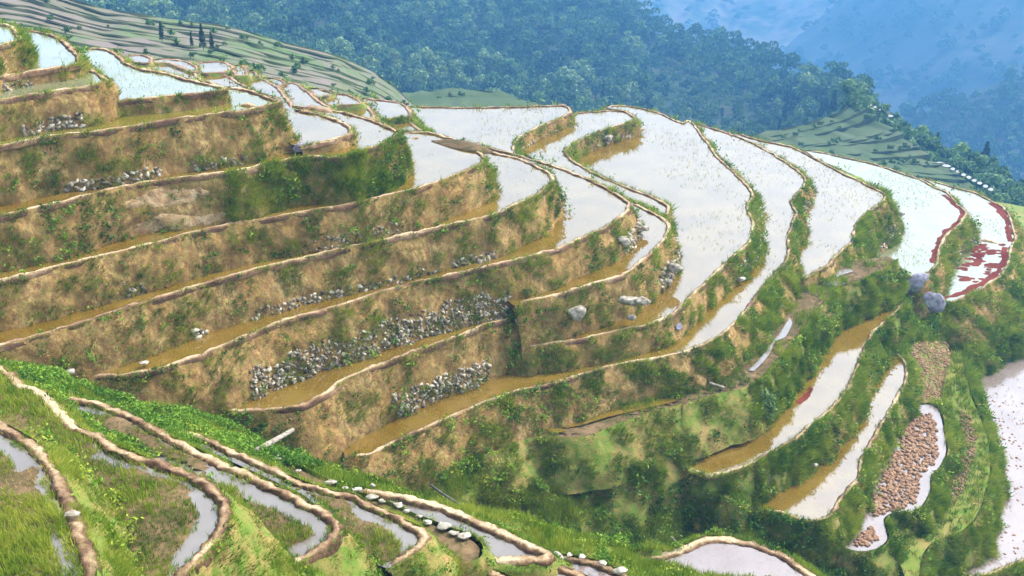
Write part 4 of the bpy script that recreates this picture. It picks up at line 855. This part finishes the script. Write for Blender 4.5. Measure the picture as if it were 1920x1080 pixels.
# tall conifers on the end of the ridge, on the spur lower right and on the near saddle
for x, y, D, s, lb in ((1545, 186, 372, .95, 'slim dark conifer, left of the clump ending the ridge'), (1553, 184, 366, 1.05, 'tallest of the left pair of conifers ending the ridge'), (1577, 192, 352, 1.0, 'dark conifer in the right clump ending the ridge'), (1586, 197, 346, 1.1, 'pointed conifer second from the end of the ridge'), (1595, 203, 340, .95, 'last conifer at the very end of the ridge')):
    place(4, atD(x, y, D) - [0, 0, .5], s, rt.uniform(0, 6), lb, 'conifers ending the ridge')
for x, y, D, s in ((1740, 284, 209, .45), (1752, 291, 209, .55), (1808, 315, 208, .5), (1840, 325, 207, .75), (1845, 327, 207, .6), (1853, 333, 206, .45), (1820, 318, 207, .4), (1870, 345, 205, .4)):
    place(4, atD(x, y, D) - [0, 0, .5], s, rt.uniform(0, 6), 'small dark conifer on the spur at the right edge', 'conifers on the spur at right')
for x, y, D, s, lb in ((303, 66, 128, .22, 'small dark conifer, leftmost on the green hillside terraces'), (359, 77, 124, .16, 'shortest dark conifer among those on the hillside terraces'), (380, 80, 123, .28, 'tallest dark conifer on the green hillside terraces'), (397, 82, 122, .2, 'dark conifer just right of the tallest one on the hillside terraces')):
    place(4, atD(x, y, D) - [0, 0, .6], s, rt.uniform(0, 6), lb, 'conifers on the hillside terraces')
# glinting flooded ends of the right-hand terraces
def pool(P, w, l, name='paddy_water'):
    k = np.linspace(0, 2 * np.pi, 12, endpoint=False); d = P[:2] / np.linalg.norm(P[:2]); s = np.array([d[1], -d[0]]); q = np.outer(np.cos(k) * l, s) + np.outer(np.sin(k) * w, d) + P[:2]
    v = np.column_stack([q, np.full(12, P[2])]); v = np.vstack([v, P]); tag(mesh_np(name, v, np.array([[12, i, (i + 1) % 12, (i + 2) % 12] for i in range(0, 12, 2)]), M['clear']), kind='structure')
for x, y, l in ((1621, 195, 1.2), (1630, 199, 1.2), (1638, 203, 1.3), (1648, 208, 1.3), (1655, 211, 1.4), (1663, 216, 1.5), (1669, 220, 1.3)):
    D = 207; pool(atD(x, y, D) + [0, 0, .3], .9, l * .42)
for k, (x, y) in enumerate(((1762, 314), (1773, 319), (1785, 325), (1795, 330), (1805, 336), (1815, 341), (1825, 347), (1835, 352), (1846, 358), (1856, 364))):
    pool(atD(x, y, 186 - k * 2) + [0, 0, .8], .8, .38 if k > 1 else .7)

# ------------------------------------------------------------------ air, sky, sun, camera
bm = bmesh.new(); bmesh.ops.create_cube(bm, size=1); me = bpy.data.meshes.new('haze'); bm.to_mesh(me); bm.free()
hz = bpy.data.objects.new('haze', me); COL.objects.link(hz); hz.location = (0, 1300, -200); hz.scale = (5200, 3000, 760); hz['kind'] = 'stuff'
m = bpy.data.materials.new('haze_air'); m.use_nodes = True; nt = m.node_tree; nt.nodes.clear(); out = nt.nodes.new('ShaderNodeOutputMaterial'); pv = nt.nodes.new('ShaderNodeVolumePrincipled')
pv.inputs['Color'].default_value = (.17, .50, 1, 1); pv.inputs['Density'].default_value = .0008; pv.inputs['Anisotropy'].default_value = .2; nt.links.new(pv.outputs[0], out.inputs['Volume']); me.materials.append(m)

SUN_EL, SUN_AZ = math.radians(52), math.radians(62)        # azimuth clockwise from +Y: to the right, beyond the ridge
w = bpy.data.worlds.new('World'); scene.world = w; w.use_nodes = True; nt = w.node_tree; bgn = nt.nodes['Background']
sky = nt.nodes.new('ShaderNodeTexSky'); sky.sky_type = 'NISHITA'; sky.sun_disc = False; sky.sun_elevation = SUN_EL; sky.sun_rotation = SUN_AZ; sky.air_density = 1.0; sky.dust_density = 9.0; sky.ozone_density = 1.0; sky.altitude = 1400
hs = nt.nodes.new('ShaderNodeHueSaturation'); hs.inputs['Saturation'].default_value = .5; hs.inputs['Hue'].default_value = .465
nt.links.new(sky.outputs[0], hs.inputs['Color']); nt.links.new(hs.outputs[0], bgn.inputs[0]); bgn.inputs[1].default_value = .15
ld = bpy.data.lights.new('sun', 'SUN'); ld.energy = 1.0; ld.angle = math.radians(12); ld.color = (1, .98, .95)
so = bpy.data.objects.new('sun', ld); COL.objects.link(so)
dv = Vector((math.sin(SUN_AZ) * math.cos(SUN_EL), math.cos(SUN_AZ) * math.cos(SUN_EL), math.sin(SUN_EL))); so.rotation_euler = dv.to_track_quat('Z', 'Y').to_euler()
cd = bpy.data.cameras.new('camera'); cam = bpy.data.objects.new('camera', cd); COL.objects.link(cam); cam.location = (0, 0, CAMZ); cam.rotation_euler = (math.pi / 2 - PITCH, 0, 0)
cd.sensor_width = 36; cd.lens = 36 * F / 1920; cd.clip_start = .1; cd.clip_end = 8000; scene.camera = cam
vs = scene.view_settings; vs.view_transform = 'Standard'; vs.look = 'None'; vs.gamma = 1; vs.exposure = 2.15
scene.cycles.max_bounces = 5; scene.cycles.diffuse_bounces = 2; scene.cycles.glossy_bounces = 3; scene.cycles.transmission_bounces = 2; scene.cycles.volume_bounces = 0
scene.cycles.use_denoising = True
